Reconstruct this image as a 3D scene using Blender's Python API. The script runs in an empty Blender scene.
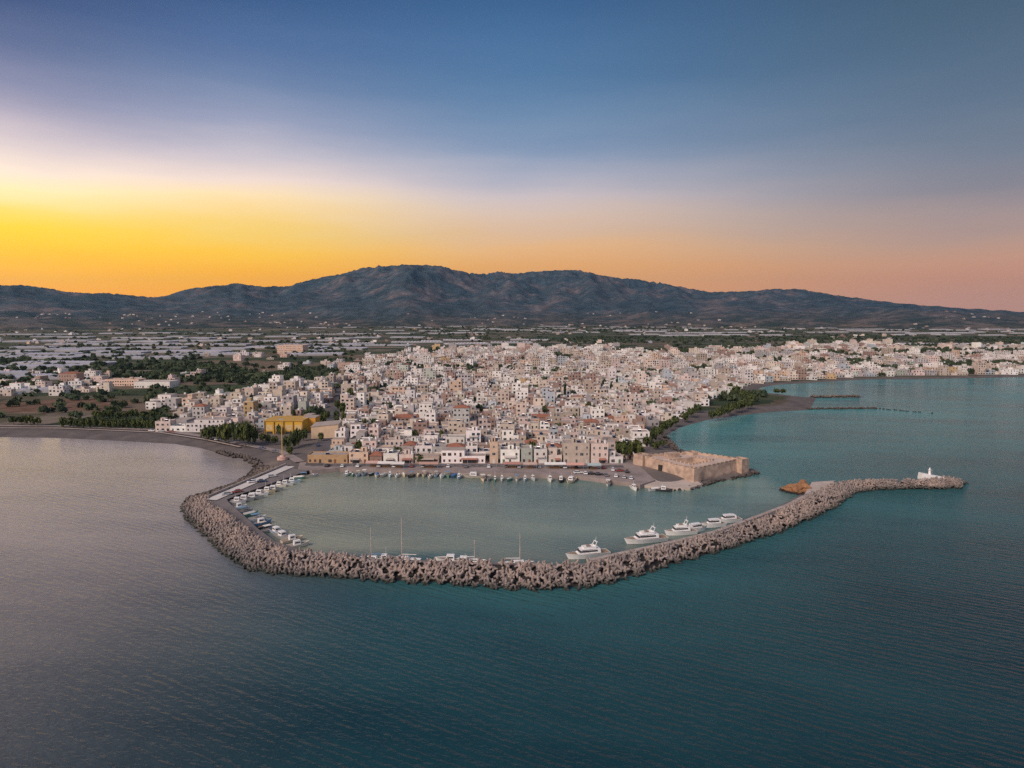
import bpy, math, random
import numpy as np
from mathutils import Vector, Matrix
R = math.radians
random.seed(7); rng = np.random.default_rng(7)
scene = bpy.context.scene
COL = scene.collection

# ------------------------------------------------------------------ camera
CAM_H, FPX, HORIZON = 80.0, 682.67, 316.0
PITCH = math.atan((384 - HORIZON) / FPX)
cam_d = bpy.data.cameras.new('camera'); cam_d.lens = 24; cam_d.sensor_width = 36
cam_d.clip_start = 1; cam_d.clip_end = 60000
cam = bpy.data.objects.new('camera', cam_d); COL.objects.link(cam)
cam.location = (0, 0, CAM_H); cam.rotation_euler = (math.pi / 2 - PITCH, 0, 0)
scene.camera = cam

# ------------------------------------------------------------------ world: dusk sky, warm at the left, blue overhead
def lin(c):
    return tuple((v / 255 / 12.92) if v <= 10.3 else ((v / 255 + 0.055) / 1.055) ** 2.4 for v in c)
SUN_AZ, SUN_EL = R(-40), R(9)
world = bpy.data.worlds.new('World'); scene.world = world; world.use_nodes = True
wn, wl = world.node_tree.nodes, world.node_tree.links
wn.clear()
w_out = wn.new('ShaderNodeOutputWorld'); w_bg = wn.new('ShaderNodeBackground')
w_bg.inputs['Strength'].default_value = 0.77
nish = wn.new('ShaderNodeTexSky'); nish.sky_type = 'NISHITA'; nish.sun_disc = False
nish.sun_elevation = SUN_EL; nish.sun_rotation = SUN_AZ
tc = wn.new('ShaderNodeTexCoord'); sep = wn.new('ShaderNodeSeparateXYZ')
wl.new(tc.outputs['Generated'], sep.inputs[0])
def wmath(op, a, b=None):
    n = wn.new('ShaderNodeMath'); n.operation = op
    for i, v in enumerate((a, b)):
        if v is None: continue
        if isinstance(v, (int, float)): n.inputs[i].default_value = v
        else: wl.new(v, n.inputs[i])
    return n.outputs[0]
w_az = wmath('ARCTAN2', sep.outputs[0], sep.outputs[1])
# soft uneven veil so the gradient is not perfectly even
w_map = wn.new('ShaderNodeMapping'); w_map.inputs['Scale'].default_value = (1.4, 1.4, 9); w_map.inputs['Rotation'].default_value = (R(14), R(-9), 0)
wl.new(tc.outputs['Generated'], w_map.inputs[0])
w_noise = wn.new('ShaderNodeTexNoise'); w_noise.inputs['Scale'].default_value = 2.2; w_noise.inputs['Detail'].default_value = 5
wl.new(w_map.outputs[0], w_noise.inputs['Vector'])
w_z = wmath('ADD', sep.outputs[2], wmath('MULTIPLY', wmath('SUBTRACT', w_noise.outputs[0], 0.5), 0.046))
w_f = wmath('MULTIPLY', w_z, 2.0)
def px_elev(px, py):
    X, Y = (px - 512) / FPX, (384 - py) / FPX
    d = Vector((X, math.cos(PITCH) + Y * math.sin(PITCH), -math.sin(PITCH) + Y * math.cos(PITCH))).normalized()
    return d.z
def sky_ramp(px, stops, zenith):
    rp = wn.new('ShaderNodeValToRGB'); el = rp.color_ramp.elements
    pts = [(px_elev(px, y) * 2.0, lin(c)) for y, c in stops] if px is not None else [(y, lin(c)) for y, c in stops]
    pts.append((1.0, lin(zenith))); pts.sort()
    el[0].position, el[0].color = max(0, pts[0][0]), (*pts[0][1], 1)
    el[1].position, el[1].color = pts[-1][0], (*pts[-1][1], 1)
    for p, c in pts[1:-1]:
        e = el.new(p); e.color = (*c, 1)
    wl.new(w_f, rp.inputs[0]); return rp.outputs[0]
ramp_a = sky_ramp(20, [(305, (296, 180, 0)), (280, (296, 200, 0)), (250, (288, 220, 0)), (225, (280, 232, 30)), (205, (276, 238, 112)),
    (185, (276, 252, 190)), (165, (268, 244, 222)), (140, (230, 213, 214)), (110, (180, 172, 192)), (80, (136, 140, 172)), (40, (92, 107, 148)), (0, (62, 83, 127))], (46, 64, 104))
ramp_b = sky_ramp(250, [(300, (284, 182, 0)), (275, (282, 196, 4)), (250, (276, 212, 50)), (230, (264, 219, 108)), (200, (266, 236, 186)),
    (180, (252, 228, 216)), (150, (210, 201, 210)), (120, (156, 163, 190)), (80, (116, 136, 172)), (40, (82, 111, 157)), (0, (60, 92, 138))], (38, 62, 104))
ramp_c = sky_ramp(512, [(300, (250, 172, 96)), (268, (250, 181, 104)), (250, (246, 192, 134)), (235, (232, 194, 160)), (218, (226, 200, 184)), (200, (212, 198, 200)),
    (175, (178, 180, 197)), (150, (138, 157, 186)), (120, (110, 140, 175)), (80, (84, 122, 163)), (40, (72, 111, 155)), (0, (60, 99, 144))], (36, 62, 102))
ramp_d = sky_ramp(1000, [(305, (212, 156, 136)), (280, (220, 156, 126)), (260, (213, 160, 132)), (238, (194, 158, 142)), (212, (168, 150, 150)), (180, (138, 136, 147)),
    (150, (120, 130, 147)), (100, (98, 117, 139)), (60, (86, 108, 132)), (0, (74, 98, 120))], (52, 74, 98))
ramp_e = sky_ramp(None, [(0.0, (206, 178, 172)), (0.16, (226, 196, 186)), (0.4, (196, 190, 202)), (0.7, (160, 170, 192))], (132, 148, 178))
def wblend(a, b, lo, hi, src):
    mr = wn.new('ShaderNodeMapRange'); mr.interpolation_type = 'SMOOTHSTEP'
    mr.inputs['From Min'].default_value = lo; mr.inputs['From Max'].default_value = hi
    wl.new(src, mr.inputs[0])
    mx = wn.new('ShaderNodeMix'); mx.data_type = 'RGBA'
    wl.new(mr.outputs[0], mx.inputs[0]); wl.new(a, mx.inputs[6]); wl.new(b, mx.inputs[7])
    return mx.outputs[2]
s1 = wblend(ramp_a, ramp_b, R(-39), R(-19), w_az)
s2 = wblend(s1, ramp_c, R(-23), R(2), w_az)
s3 = wblend(s2, ramp_d, R(-2), R(38), w_az)
back_fill = wn.new('ShaderNodeMix'); back_fill.data_type = 'RGBA'; back_fill.blend_type = 'MULTIPLY'; back_fill.inputs[0].default_value = 1.0  # unseen sky behind the camera, brightened as fill light
wl.new(ramp_e, back_fill.inputs[6]); back_fill.inputs[7].default_value = (1.25, 1.2, 1.2, 1)
s4 = wblend(s3, back_fill.outputs[2], R(58), R(120), wmath('ABSOLUTE', w_az))
# overhead sky behind the zenith keeps the back sky's tone
add = wn.new('ShaderNodeMix'); add.data_type = 'RGBA'; add.blend_type = 'ADD'; add.inputs[0].default_value = 0.001
wl.new(s4, add.inputs[6]); wl.new(nish.outputs[0], add.inputs[7])
wl.new(add.outputs[2], w_bg.inputs['Color']); wl.new(w_bg.outputs[0], w_out.inputs['Surface'])

fill_sun_d = bpy.data.lights.new('fill_sun', 'SUN'); fill_sun_d.energy = 2.5; fill_sun_d.angle = R(26); fill_sun_d.color = (1.0, 0.80, 0.66)  # added fill lamp from behind left; the dusk sun itself is down
fill_sun = bpy.data.objects.new('fill_sun', fill_sun_d); COL.objects.link(fill_sun)
sd_ = Vector((math.sin(SUN_AZ - R(98)) * math.cos(R(36)), math.cos(SUN_AZ - R(98)) * math.cos(R(36)), math.sin(R(36))))
fill_sun.rotation_euler = sd_.to_track_quat('Z', 'Y').to_euler()
scene.view_settings.view_transform = 'Standard'; scene.view_settings.look = 'None'
scene.view_settings.exposure = 0.42; scene.view_settings.gamma = 1.0
scene.view_settings.use_curve_mapping = False
scene.render.engine = 'CYCLES'
scene.cycles.max_bounces = 5; scene.cycles.diffuse_bounces = 2; scene.cycles.glossy_bounces = 2
scene.cycles.volume_bounces = 0; scene.cycles.caustics_reflective = False; scene.cycles.caustics_refractive = False
scene.cycles.use_denoising = False
scene.render.use_persistent_data = False

# ------------------------------------------------------------------ helpers
def g(px, py, z=0.0):
    """the point at height z seen at a pixel of the photograph"""
    X, Y = (px - 512) / FPX, (384 - py) / FPX
    dx, dy, dz = X, math.cos(PITCH) + Y * math.sin(PITCH), -math.sin(PITCH) + Y * math.cos(PITCH)
    s = (z - CAM_H) / dz
    return (dx * s, dy * s, z)
def g2(px, py, z=0.0): return g(px, py, z)[:2]
def to_px(x, y, z):
    c, s = math.cos(PITCH), math.sin(PITCH); zz = z - CAM_H
    f = y * c - zz * s; u = y * s + zz * c
    return 512 + FPX * x / f, 384 - FPX * u / f

ONES = ['', 'first', 'second', 'third', 'fourth', 'fifth', 'sixth', 'seventh', 'eighth', 'ninth', 'tenth', 'eleventh', 'twelfth', 'thirteenth',
        'fourteenth', 'fifteenth', 'sixteenth', 'seventeenth', 'eighteenth', 'nineteenth']
TENS = {2: ('twentieth', 'twenty'), 3: ('thirtieth', 'thirty'), 4: ('fortieth', 'forty'), 5: ('fiftieth', 'fifty'), 6: ('sixtieth', 'sixty'), 7: ('seventieth', 'seventy')}
def nth(n):
    if n < 20: return ONES[n]
    t, o = divmod(n, 10)
    return TENS[t][0] if o == 0 else TENS[t][1] + '-' + ONES[o]
NUM = ['zero', 'one', 'two', 'three', 'four', 'five', 'six']

class MB:
    def __init__(s): s.v, s.f, s.m = [], [], []
    def quad(s, pts, mat=0):
        b = len(s.v); s.v += [tuple(p) for p in pts]; s.f.append(tuple(range(b, b + len(pts)))); s.m.append(mat)
    def box(s, c, d, rot=0.0, mat=0, bottom=False, top_mat=None, taper=1.0):
        cx, cy, z0 = c; hx, hy, h = d[0] / 2, d[1] / 2, d[2]; ca, sa = math.cos(rot), math.sin(rot)
        b = len(s.v)
        for z, k in ((z0, 1.0), (z0 + h, taper)):
            for x, y in ((-hx, -hy), (hx, -hy), (hx, hy), (-hx, hy)):
                s.v.append((cx + (x * ca - y * sa) * k, cy + (x * sa + y * ca) * k, z))
        fs = [(0, 1, 5, 4), (1, 2, 6, 5), (2, 3, 7, 6), (3, 0, 4, 7), (4, 5, 6, 7)]
        if bottom: fs.append((3, 2, 1, 0))
        for i, f in enumerate(fs):
            s.f.append(tuple(b + k for k in f)); s.m.append(top_mat if (i == 4 and top_mat is not None) else mat)
    def cyl(s, p0, p1, r0, r1, n=8, mat=0, caps=True):
        p0, p1 = Vector(p0), Vector(p1); ax = (p1 - p0).normalized()
        u = ax.orthogonal().normalized(); w = ax.cross(u); b = len(s.v)
        for p, r in ((p0, r0), (p1, r1)):
            for k in range(n):
                a = 2 * math.pi * k / n; s.v.append(tuple(p + (u * math.cos(a) + w * math.sin(a)) * r))
        for k in range(n):
            s.f.append((b + k, b + (k + 1) % n, b + n + (k + 1) % n, b + n + k)); s.m.append(mat)
        if caps:
            s.f.append(tuple(range(b + n, b + 2 * n))); s.m.append(mat)
            s.f.append(tuple(range(b + n - 1, b - 1, -1))); s.m.append(mat)
    def prism(s, poly, z0, z1, mat=0, top_mat=None):
        n = len(poly); b = len(s.v)
        area = sum(poly[i][0] * poly[(i + 1) % n][1] - poly[(i + 1) % n][0] * poly[i][1] for i in range(n))
        if area < 0: poly = poly[::-1]
        s.v += [(x, y, z0) for x, y in poly] + [(x, y, z1) for x, y in poly]
        for i in range(n):
            s.f.append((b + i, b + (i + 1) % n, b + n + (i + 1) % n, b + n + i)); s.m.append(mat)
        s.f.append(tuple(range(b + n, b + 2 * n))); s.m.append(mat if top_mat is None else top_mat)
    def loft(s, rings, mat=0, closed=False, cap0=False, cap1=False):
        n = len(rings[0]); b = len(s.v)
        for r in rings: s.v += [tuple(p) for p in r]
        m = n if closed else n - 1
        for i in range(len(rings) - 1):
            for k in range(m):
                a0 = b + i * n + k; a1 = b + i * n + (k + 1) % n
                s.f.append((a0, a1, a1 + n, a0 + n)); s.m.append(mat)
        if cap0: s.f.append(tuple(range(b, b + n))[::-1]); s.m.append(mat)
        if cap1: s.f.append(tuple(range(b + (len(rings) - 1) * n, b + len(rings) * n))); s.m.append(mat)
    def mesh(s, name, mats, smooth=False):
        me = bpy.data.meshes.new(name); me.from_pydata(s.v, [], s.f)
        for m in mats: me.materials.append(m)
        me.polygons.foreach_set('material_index', s.m)
        if smooth: me.polygons.foreach_set('use_smooth', [True] * len(s.f))
        me.update(); return me

def link(name, me, parent=None, loc=None, rot=0.0, color=None):
    o = bpy.data.objects.new(name, me); COL.objects.link(o)
    if parent is not None: o.parent = parent
    if loc is not None: o.location = loc
    if rot: o.rotation_euler = (0, 0, rot)
    if color is not None: o.color = (*color, 1)
    return o
def tag(o, label=None, cat=None, group=None, kind=None):
    for k, v in (('label', label), ('category', cat), ('group', group), ('kind', kind)):
        if v is not None: o[k] = v
    return o
def thing(name, label, cat, loc=(0, 0, 0), rot=0.0, group=None):
    o = link(name, None, None, loc, rot); o.empty_display_size = 0.5
    return tag(o, label, cat, group)
def copy_tree(o, parent=None):
    c = o.copy(); COL.objects.link(c)
    if parent is not None: c.parent = parent
    for ch in list(o.children): copy_tree(ch, c)
    return c

# ---- numpy noise
def vnoise(x, y, seed=0):
    xi, yi = np.floor(x).astype(np.int64), np.floor(y).astype(np.int64); fx, fy = x - xi, y - yi
    def h(a, b):
        n = (a * 374761393 + b * 668265263 + seed * 974711) & 0xffffffff
        n = ((n ^ (n >> 13)) * 1274126177) & 0xffffffff
        return ((n ^ (n >> 16)) & 0xffff) / 65535.0
    u, v = fx * fx * (3 - 2 * fx), fy * fy * (3 - 2 * fy)
    return (h(xi, yi) * (1 - u) + h(xi + 1, yi) * u) * (1 - v) + (h(xi, yi + 1) * (1 - u) + h(xi + 1, yi + 1) * u) * v
def fbm(x, y, o=4, seed=0, ridged=False):
    t, a, s = 0, 0.5, 0
    for i in range(o):
        n = vnoise(x * 2 ** i, y * 2 ** i, seed + i)
        if ridged: n = 1 - abs(2 * n - 1)
        t = t + n * a; s += a; a *= 0.5
    return t / s
def in_poly(px, py, poly):
    c = np.zeros(np.shape(px), bool); n = len(poly); j = n - 1
    for i in range(n):
        xi, yi = poly[i]; xj, yj = poly[j]
        if yi != yj:
            c ^= ((yi > py) != (yj > py)) & (px < (xj - xi) * (py - yi) / (yj - yi) + xi)
        j = i
    return c
def seg_dist(px, py, a, b):
    ax, ay = a; bx, by = b; dx, dy = bx - ax, by - ay; L = dx * dx + dy * dy + 1e-9
    t = np.clip(((px - ax) * dx + (py - ay) * dy) / L, 0, 1)
    return np.hypot(px - ax - t * dx, py - ay - t * dy)

# ------------------------------------------------------------------ materials
def new_mat(name):
    m = bpy.data.materials.new(name); m.use_nodes = True
    return m, m.node_tree.nodes, m.node_tree.links, m.node_tree.nodes['Principled BSDF']
def noise_node(n, l, scale, detail=4, vec=None, rough=0.55):
    t = n.new('ShaderNodeTexNoise'); t.inputs['Scale'].default_value = scale; t.inputs['Detail'].default_value = detail
    t.inputs['Roughness'].default_value = rough
    if vec is not None: l.new(vec, t.inputs['Vector'])
    return t.outputs[0]
def geo_pos(n): return n.new('ShaderNodeNewGeometry').outputs['Position']
def ramp(n, l, fac, stops):
    r = n.new('ShaderNodeValToRGB'); el = r.color_ramp.elements
    el[0].position, el[0].color = stops[0][0], (*stops[0][1], 1)
    el[1].position, el[1].color = stops[-1][0], (*stops[-1][1], 1)
    for p, c in stops[1:-1]: el.new(p).color = (*c, 1)
    l.new(fac, r.inputs[0]); return r.outputs[0]
def mix(n, l, a, b, fac, blend='MIX'):
    x = n.new('ShaderNodeMix'); x.data_type = 'RGBA'; x.blend_type = blend
    for i, v in ((0, fac), (6, a), (7, b)):
        if isinstance(v, (int, float)): x.inputs[i].default_value = v
        elif isinstance(v, tuple): x.inputs[i].default_value = (*v, 1)
        else: l.new(v, x.inputs[i])
    return x.outputs[2]
def simple(name, col, rough=0.8, var=0.25, scale=0.6, metal=0.0, objcol=False, attr=None, spec=0.3):
    m, n, l, p = new_mat(name); pos = geo_pos(n)
    f = noise_node(n, l, scale, 5, pos)
    sh = ramp(n, l, f, [(0.25, (1 - var,) * 3), (0.75, (1 + var * 0.35,) * 3)])
    if objcol: c = n.new('ShaderNodeObjectInfo').outputs['Color']
    elif attr:
        a = n.new('ShaderNodeAttribute'); a.attribute_name = attr; c = a.outputs['Color']
    else: c = col
    l.new(mix(n, l, c, sh, 1.0, 'MULTIPLY'), p.inputs['Base Color'])
    p.inputs['Roughness'].default_value = rough; p.inputs['Metallic'].default_value = metal
    p.inputs['Specular IOR Level'].default_value = spec
    return m
M_plaster = simple('plaster', None, 0.9, 0.22, 0.45, objcol=True)
M_plaster_far = simple('plaster_weathered', None, 0.9, 0.22, 0.3, attr='col')
M_roof = simple('roof_screed', (0.40, 0.335, 0.295), 0.95, 0.35, 0.35)
M_tile = simple('roof_tile', (0.33, 0.135, 0.085), 0.9, 0.35, 0.8)
M_window = simple('window_glass', (0.055, 0.055, 0.06), 0.12, 0.3, 0.4, spec=0.5)
M_shutter = simple('painted_shutter', None, 0.6, 0.2, 1.0, objcol=True)
M_white = simple('white_gelcoat', (0.78, 0.77, 0.75), 0.35, 0.1, 0.8)
M_paint = simple('boat_paint', None, 0.45, 0.15, 1.0, objcol=True)
M_wood = simple('varnished_wood', (0.24, 0.13, 0.06), 0.5, 0.3, 2.0)
M_metal = simple('galvanised_metal', (0.5, 0.5, 0.5), 0.4, 0.1, 2.0, metal=0.7)
M_rubber = simple('rubber', (0.02, 0.02, 0.02), 0.8, 0.1)
def wet_rock(name, col, wet, var, sc):
    m, n, l, p = new_mat(name); pos = geo_pos(n)
    sh = ramp(n, l, noise_node(n, l, sc, 6, pos, 0.65), [(0.3, (1 - var,) * 3), (0.7, (1 + var * 0.5,) * 3)])
    big = ramp(n, l, noise_node(n, l, 0.05, 3, pos), [(0.35, (0.78, 0.80, 0.82)), (0.65, (1.12, 1.06, 1.0))])
    c = mix(n, l, mix(n, l, col, sh, 1.0, 'MULTIPLY'), big, 1.0, 'MULTIPLY')
    sp = n.new('ShaderNodeSeparateXYZ'); l.new(pos, sp.inputs[0])
    ad = n.new('ShaderNodeMath'); ad.operation = 'MULTIPLY_ADD'; ad.inputs[1].default_value = 1.6
    l.new(noise_node(n, l, 0.7, 3, pos), ad.inputs[0]); l.new(sp.outputs[2], ad.inputs[2])
    mr = n.new('ShaderNodeMapRange'); mr.inputs['From Min'].default_value = 1.2; mr.inputs['From Max'].default_value = 3.2; l.new(ad.outputs[0], mr.inputs[0])
    l.new(mix(n, l, wet, c, mr.outputs[0]), p.inputs['Base Color']); p.inputs['Roughness'].default_value = 0.9; p.inputs['Specular IOR Level'].default_value = 0.2
    return m
M_conc = wet_rock('tetrapod_concrete', (0.345, 0.285, 0.258), (0.03, 0.038, 0.034), 0.5, 0.6)
M_rock = wet_rock('armour_rock', (0.20, 0.165, 0.145), (0.04, 0.035, 0.032), 0.5, 0.6)
M_rubble = simple('dark_rubble', (0.04, 0.035, 0.033), 0.9, 0.5, 0.4)  # dark tone of the core between tetrapods, also gate and islet foot
M_cap = simple('pale_concrete', (0.50, 0.415, 0.36), 0.9, 0.25, 0.3)
M_lightroad = simple('light_concrete', (0.62, 0.58, 0.54), 0.9, 0.18, 0.25)
M_asphalt = simple('asphalt', (0.115, 0.105, 0.11), 0.9, 0.3, 0.12)
M_quay = simple('quay_paving', (0.30, 0.245, 0.225), 0.9, 0.35, 0.15)
M_fort = simple('fort_stone', (0.51, 0.372, 0.282), 0.95, 0.55, 0.3)
M_fortfloor = simple('fort_paving', (0.58, 0.45, 0.37), 0.95, 0.3, 0.25)
M_islet = simple('ochre_rock', (0.33, 0.17, 0.085), 0.95, 0.5, 0.35)
M_bark = simple('bark', (0.10, 0.07, 0.05), 0.95, 0.3, 2.0)
M_canvas = simple('awning_canvas', None, 0.9, 0.15, 0.8, objcol=True)
M_film = simple('greenhouse_film', (0.60, 0.57, 0.60), 0.55, 0.3, 0.03, spec=0.4)
M_film_side = simple('greenhouse_side', (0.36, 0.36, 0.37), 0.7, 0.3, 0.03)
M_line = simple('road_paint', (0.7, 0.69, 0.66), 0.8, 0.15, 0.6)
M_solar = simple('solar_panel', (0.02, 0.025, 0.05), 0.15, 0.1)
def leaf_mat(name, a, b, scale):
    m, n, l, p = new_mat(name); pos = geo_pos(n)
    oi = n.new('ShaderNodeObjectInfo').outputs['Random']
    c = ramp(n, l, noise_node(n, l, scale, 4, pos), [(0.3, a), (0.7, b)])
    v = ramp(n, l, oi, [(0.0, (0.75, 0.8, 0.8)), (1.0, (1.2, 1.1, 0.95))])
    l.new(mix(n, l, c, v, 1.0, 'MULTIPLY'), p.inputs['Base Color']); p.inputs['Roughness'].default_value = 0.85
    p.inputs['Specular IOR Level'].default_value = 0.2
    return m
M_leaf = leaf_mat('leaves', (0.028, 0.046, 0.018), (0.105, 0.125, 0.042), 0.5)
M_pine = leaf_mat('needles', (0.010, 0.024, 0.016), (0.030, 0.050, 0.026), 0.5)
M_grove = leaf_mat('grove_leaves', (0.028, 0.048, 0.030), (0.072, 0.095, 0.050), 0.02)

# ---- sea
def sea_mat():
    m, n, l, p = new_mat('sea_water')
    tcn = n.new('ShaderNodeTexCoord').outputs['Object']
    def mapped(rot, sc):
        r_ = n.new('ShaderNodeMapping'); r_.inputs['Rotation'].default_value = (0, 0, rot); l.new(tcn, r_.inputs[0])
        mp = n.new('ShaderNodeMapping'); mp.inputs['Scale'].default_value = sc; l.new(r_.outputs[0], mp.inputs[0]); return mp.outputs[0]
    def bump(h, strength, dist, prev=None):
        b = n.new('ShaderNodeBump'); b.inputs['Strength'].default_value = strength; b.inputs['Distance'].default_value = dist
        l.new(h, b.inputs['Height'])
        if prev is not None: l.new(prev, b.inputs['Normal'])
        return b.outputs[0]
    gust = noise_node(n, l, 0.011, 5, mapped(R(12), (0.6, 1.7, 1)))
    wv = n.new('ShaderNodeTexWave'); wv.wave_type = 'BANDS'; wv.bands_direction = 'Y'; wv.wave_profile = 'SIN'
    wv.inputs['Scale'].default_value = 0.14; wv.inputs['Distortion'].default_value = 7.0
    wv.inputs['Detail'].default_value = 3; wv.inputs['Detail Scale'].default_value = 1.2
    l.new(mapped(R(31), (0.40, 1, 1)), wv.inputs['Vector'])
    chop = noise_node(n, l, 0.36, 4, mapped(R(31), (0.28, 1, 1)))
    fine = noise_node(n, l, 1.0, 4, mapped(R(14), (0.42, 1, 1)))
    rg = n.new('ShaderNodeAttribute'); rg.attribute_name = 'ruffle'
    b1 = bump(wv.outputs[0], 0.6, 0.10); b2 = bump(chop, 0.8, 0.46, b1); b3 = bump(fine, 0.8, 0.24, b2)
    for b_ in list(n):
        if b_.type == 'BUMP':
            mm = n.new('ShaderNodeMath'); mm.operation = 'MULTIPLY'; mm.inputs[1].default_value = b_.inputs['Strength'].default_value
            l.new(rg.outputs['Fac'], mm.inputs[0]); l.new(mm.outputs[0], b_.inputs['Strength'])
    l.new(b3, p.inputs['Normal'])
    a = n.new('ShaderNodeAttribute'); a.attribute_name = 'shallow'
    body = mix(n, l, (0.006, 0.033, 0.047), (0.070, 0.235, 0.235), a.outputs['Fac'])
    mk = n.new('ShaderNodeAttribute'); mk.attribute_name = 'painted_sheen'; body = mix(n, l, body, (0.305, 0.272, 0.258), mk.outputs['Fac'])  # pale sky reflection painted into the left sea's body colour
    sl = n.new('ShaderNodeAttribute'); sl.attribute_name = 'silt'; body = mix(n, l, body, (0.245, 0.262, 0.195), sl.outputs['Fac'])
    p.inputs['Specular IOR Level'].default_value = 0.34
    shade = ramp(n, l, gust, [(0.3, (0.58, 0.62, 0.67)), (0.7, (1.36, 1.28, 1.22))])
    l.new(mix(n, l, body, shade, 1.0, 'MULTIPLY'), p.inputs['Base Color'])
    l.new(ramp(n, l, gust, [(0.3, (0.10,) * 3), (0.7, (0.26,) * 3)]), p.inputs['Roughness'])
    p.inputs['IOR'].default_value = 1.333
    return m
M_sea = sea_mat()

# ---- land
def land_mat():
    m, n, l, p = new_mat('coastal_land'); pos = geo_pos(n)
    mp = n.new('ShaderNodeMapping'); mp.inputs['Scale'].default_value = (1 / 130, 1 / 75, 0); mp.inputs['Rotation'].default_value = (0, 0, R(7))
    l.new(pos, mp.inputs[0])
    vo = n.new('ShaderNodeTexVoronoi'); vo.inputs['Scale'].default_value = 1.0; vo.distance = 'CHEBYCHEV'; l.new(mp.outputs[0], vo.inputs['Vector'])
    sp = n.new('ShaderNodeSeparateColor'); l.new(vo.outputs['Color'], sp.inputs[0])
    fields = ramp(n, l, sp.outputs[0], [(0.0, (0.030, 0.045, 0.025)), (0.3, (0.055, 0.070, 0.035)), (0.5, (0.10, 0.085, 0.06)), (0.62, (0.17, 0.125, 0.09)), (0.8, (0.045, 0.06, 0.035)), (1.0, (0.22, 0.17, 0.14))])
    fine = ramp(n, l, noise_node(n, l, 0.03, 6, pos, 0.7), [(0.3, (0.6,) * 3), (0.7, (1.35,) * 3)])
    fields = mix(n, l, fields, fine, 1.0, 'MULTIPLY')
    town = ramp(n, l, noise_node(n, l, 0.05, 5, pos, 0.65), [(0.3, (0.10, 0.09, 0.09)), (0.55, (0.16, 0.135, 0.12)), (0.75, (0.24, 0.19, 0.16))])
    a = n.new('ShaderNodeAttribute'); a.attribute_name = 'town'
    c = mix(n, l, fields, town, a.outputs['Fac'])
    b = n.new('ShaderNodeAttribute'); b.attribute_name = 'brown'
    soil = ramp(n, l, noise_node(n, l, 0.06, 5, pos, 0.65), [(0.3, (0.095, 0.055, 0.04)), (0.7, (0.20, 0.125, 0.085))])
    c = mix(n, l, c, soil, b.outputs['Fac'])
    s = n.new('ShaderNodeAttribute'); s.attribute_name = 'sand'
    sandc = ramp(n, l, noise_node(n, l, 0.08, 6, pos, 0.7), [(0.3, (0.085, 0.075, 0.075)), (0.7, (0.165, 0.14, 0.13))])
    c = mix(n, l, c, sandc, s.outputs['Fac'])
    l.new(c, p.inputs['Base Color']); p.inputs['Roughness'].default_value = 0.95; p.inputs['Specular IOR Level'].default_value = 0.1
    return m
def mountain_mat():
    m, n, l, p = new_mat('hazed_mountain_scrub'); pos = geo_pos(n)
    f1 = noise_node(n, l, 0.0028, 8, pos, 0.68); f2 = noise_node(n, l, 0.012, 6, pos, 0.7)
    c = ramp(n, l, f1, [(0.34, (0.030, 0.054, 0.074)), (0.50, (0.055, 0.076, 0.092)), (0.59, (0.105, 0.098, 0.106)), (0.72, (0.22, 0.17, 0.165))])  # scrub and bare patches, with distance-haze blue painted into the base colour
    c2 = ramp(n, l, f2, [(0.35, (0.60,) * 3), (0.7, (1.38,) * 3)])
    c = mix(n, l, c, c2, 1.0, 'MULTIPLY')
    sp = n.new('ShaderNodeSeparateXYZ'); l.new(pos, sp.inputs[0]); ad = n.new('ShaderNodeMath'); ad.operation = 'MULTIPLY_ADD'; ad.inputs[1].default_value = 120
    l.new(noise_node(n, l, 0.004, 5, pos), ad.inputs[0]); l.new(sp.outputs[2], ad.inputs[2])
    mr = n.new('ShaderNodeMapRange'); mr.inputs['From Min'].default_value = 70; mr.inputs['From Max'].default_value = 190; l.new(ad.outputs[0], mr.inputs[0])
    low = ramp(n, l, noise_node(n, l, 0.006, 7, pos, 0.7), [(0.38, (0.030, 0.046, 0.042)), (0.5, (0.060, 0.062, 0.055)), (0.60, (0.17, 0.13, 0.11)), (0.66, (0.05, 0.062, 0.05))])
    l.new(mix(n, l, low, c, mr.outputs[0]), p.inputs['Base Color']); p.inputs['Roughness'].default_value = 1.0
    p.inputs['Specular IOR Level'].default_value = 0.0
    return m

# ------------------------------------------------------------------ coast outline
coast = [(-12000, 470), (-900, 470)] + [g2(*p) for p in [(0, 437), (60, 438), (120, 441), (175, 444), (200, 448), (225, 455), (245, 459.5), (256, 464), (257, 468), (275, 473), (300, 473), (312, 471.5),
    (340, 468), (400, 470), (470, 471), (531, 473), (578, 474.5), (611, 479), (634, 482), (642, 487), (663, 490), (689, 489.5), (704, 485), (752, 474.8), (762, 472.8), (753, 469)]]
coast += [(107, 366), (101, 385), (98, 407)] + [g2(*p) for p in [(663, 437), (681, 427), (707, 420), (734, 416), (771, 412), (809, 410), (813, 404), (816, 398.5), (794, 396), (756, 391.5),
    (760, 388), (775, 385), (820, 382), (865, 379.5), (929, 379), (1024, 377), (1150, 374.5)]] + [(3000, 1050), (12000, 1500), (12000, 15000), (-12000, 15000)]
spurs = [(g2(806, 409), g2(876, 408.5), 3.0), (g2(876, 408.5), g2(935, 414), 1.2), (g2(812, 397.5), g2(859, 397), 4.5)]
LAND_Z = 2.0
town_px = [(163, 433), (190, 408), (232, 396), (300, 384), (338, 380), (348, 366), (395, 356), (430, 349.5), (560, 348.5), (640, 350), (760, 346.5), (880, 344.5), (1050, 347), (1150, 347), (1150, 371),
           (1024, 374), (865, 376.5), (820, 379), (775, 381), (756, 386), (722, 396), (690, 410), (660, 425), (652, 440), (640, 463), (310, 466), (303, 440), (262, 437), (215, 433)]
town = [g2(*p, LAND_Z) for p in town_px]
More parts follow.
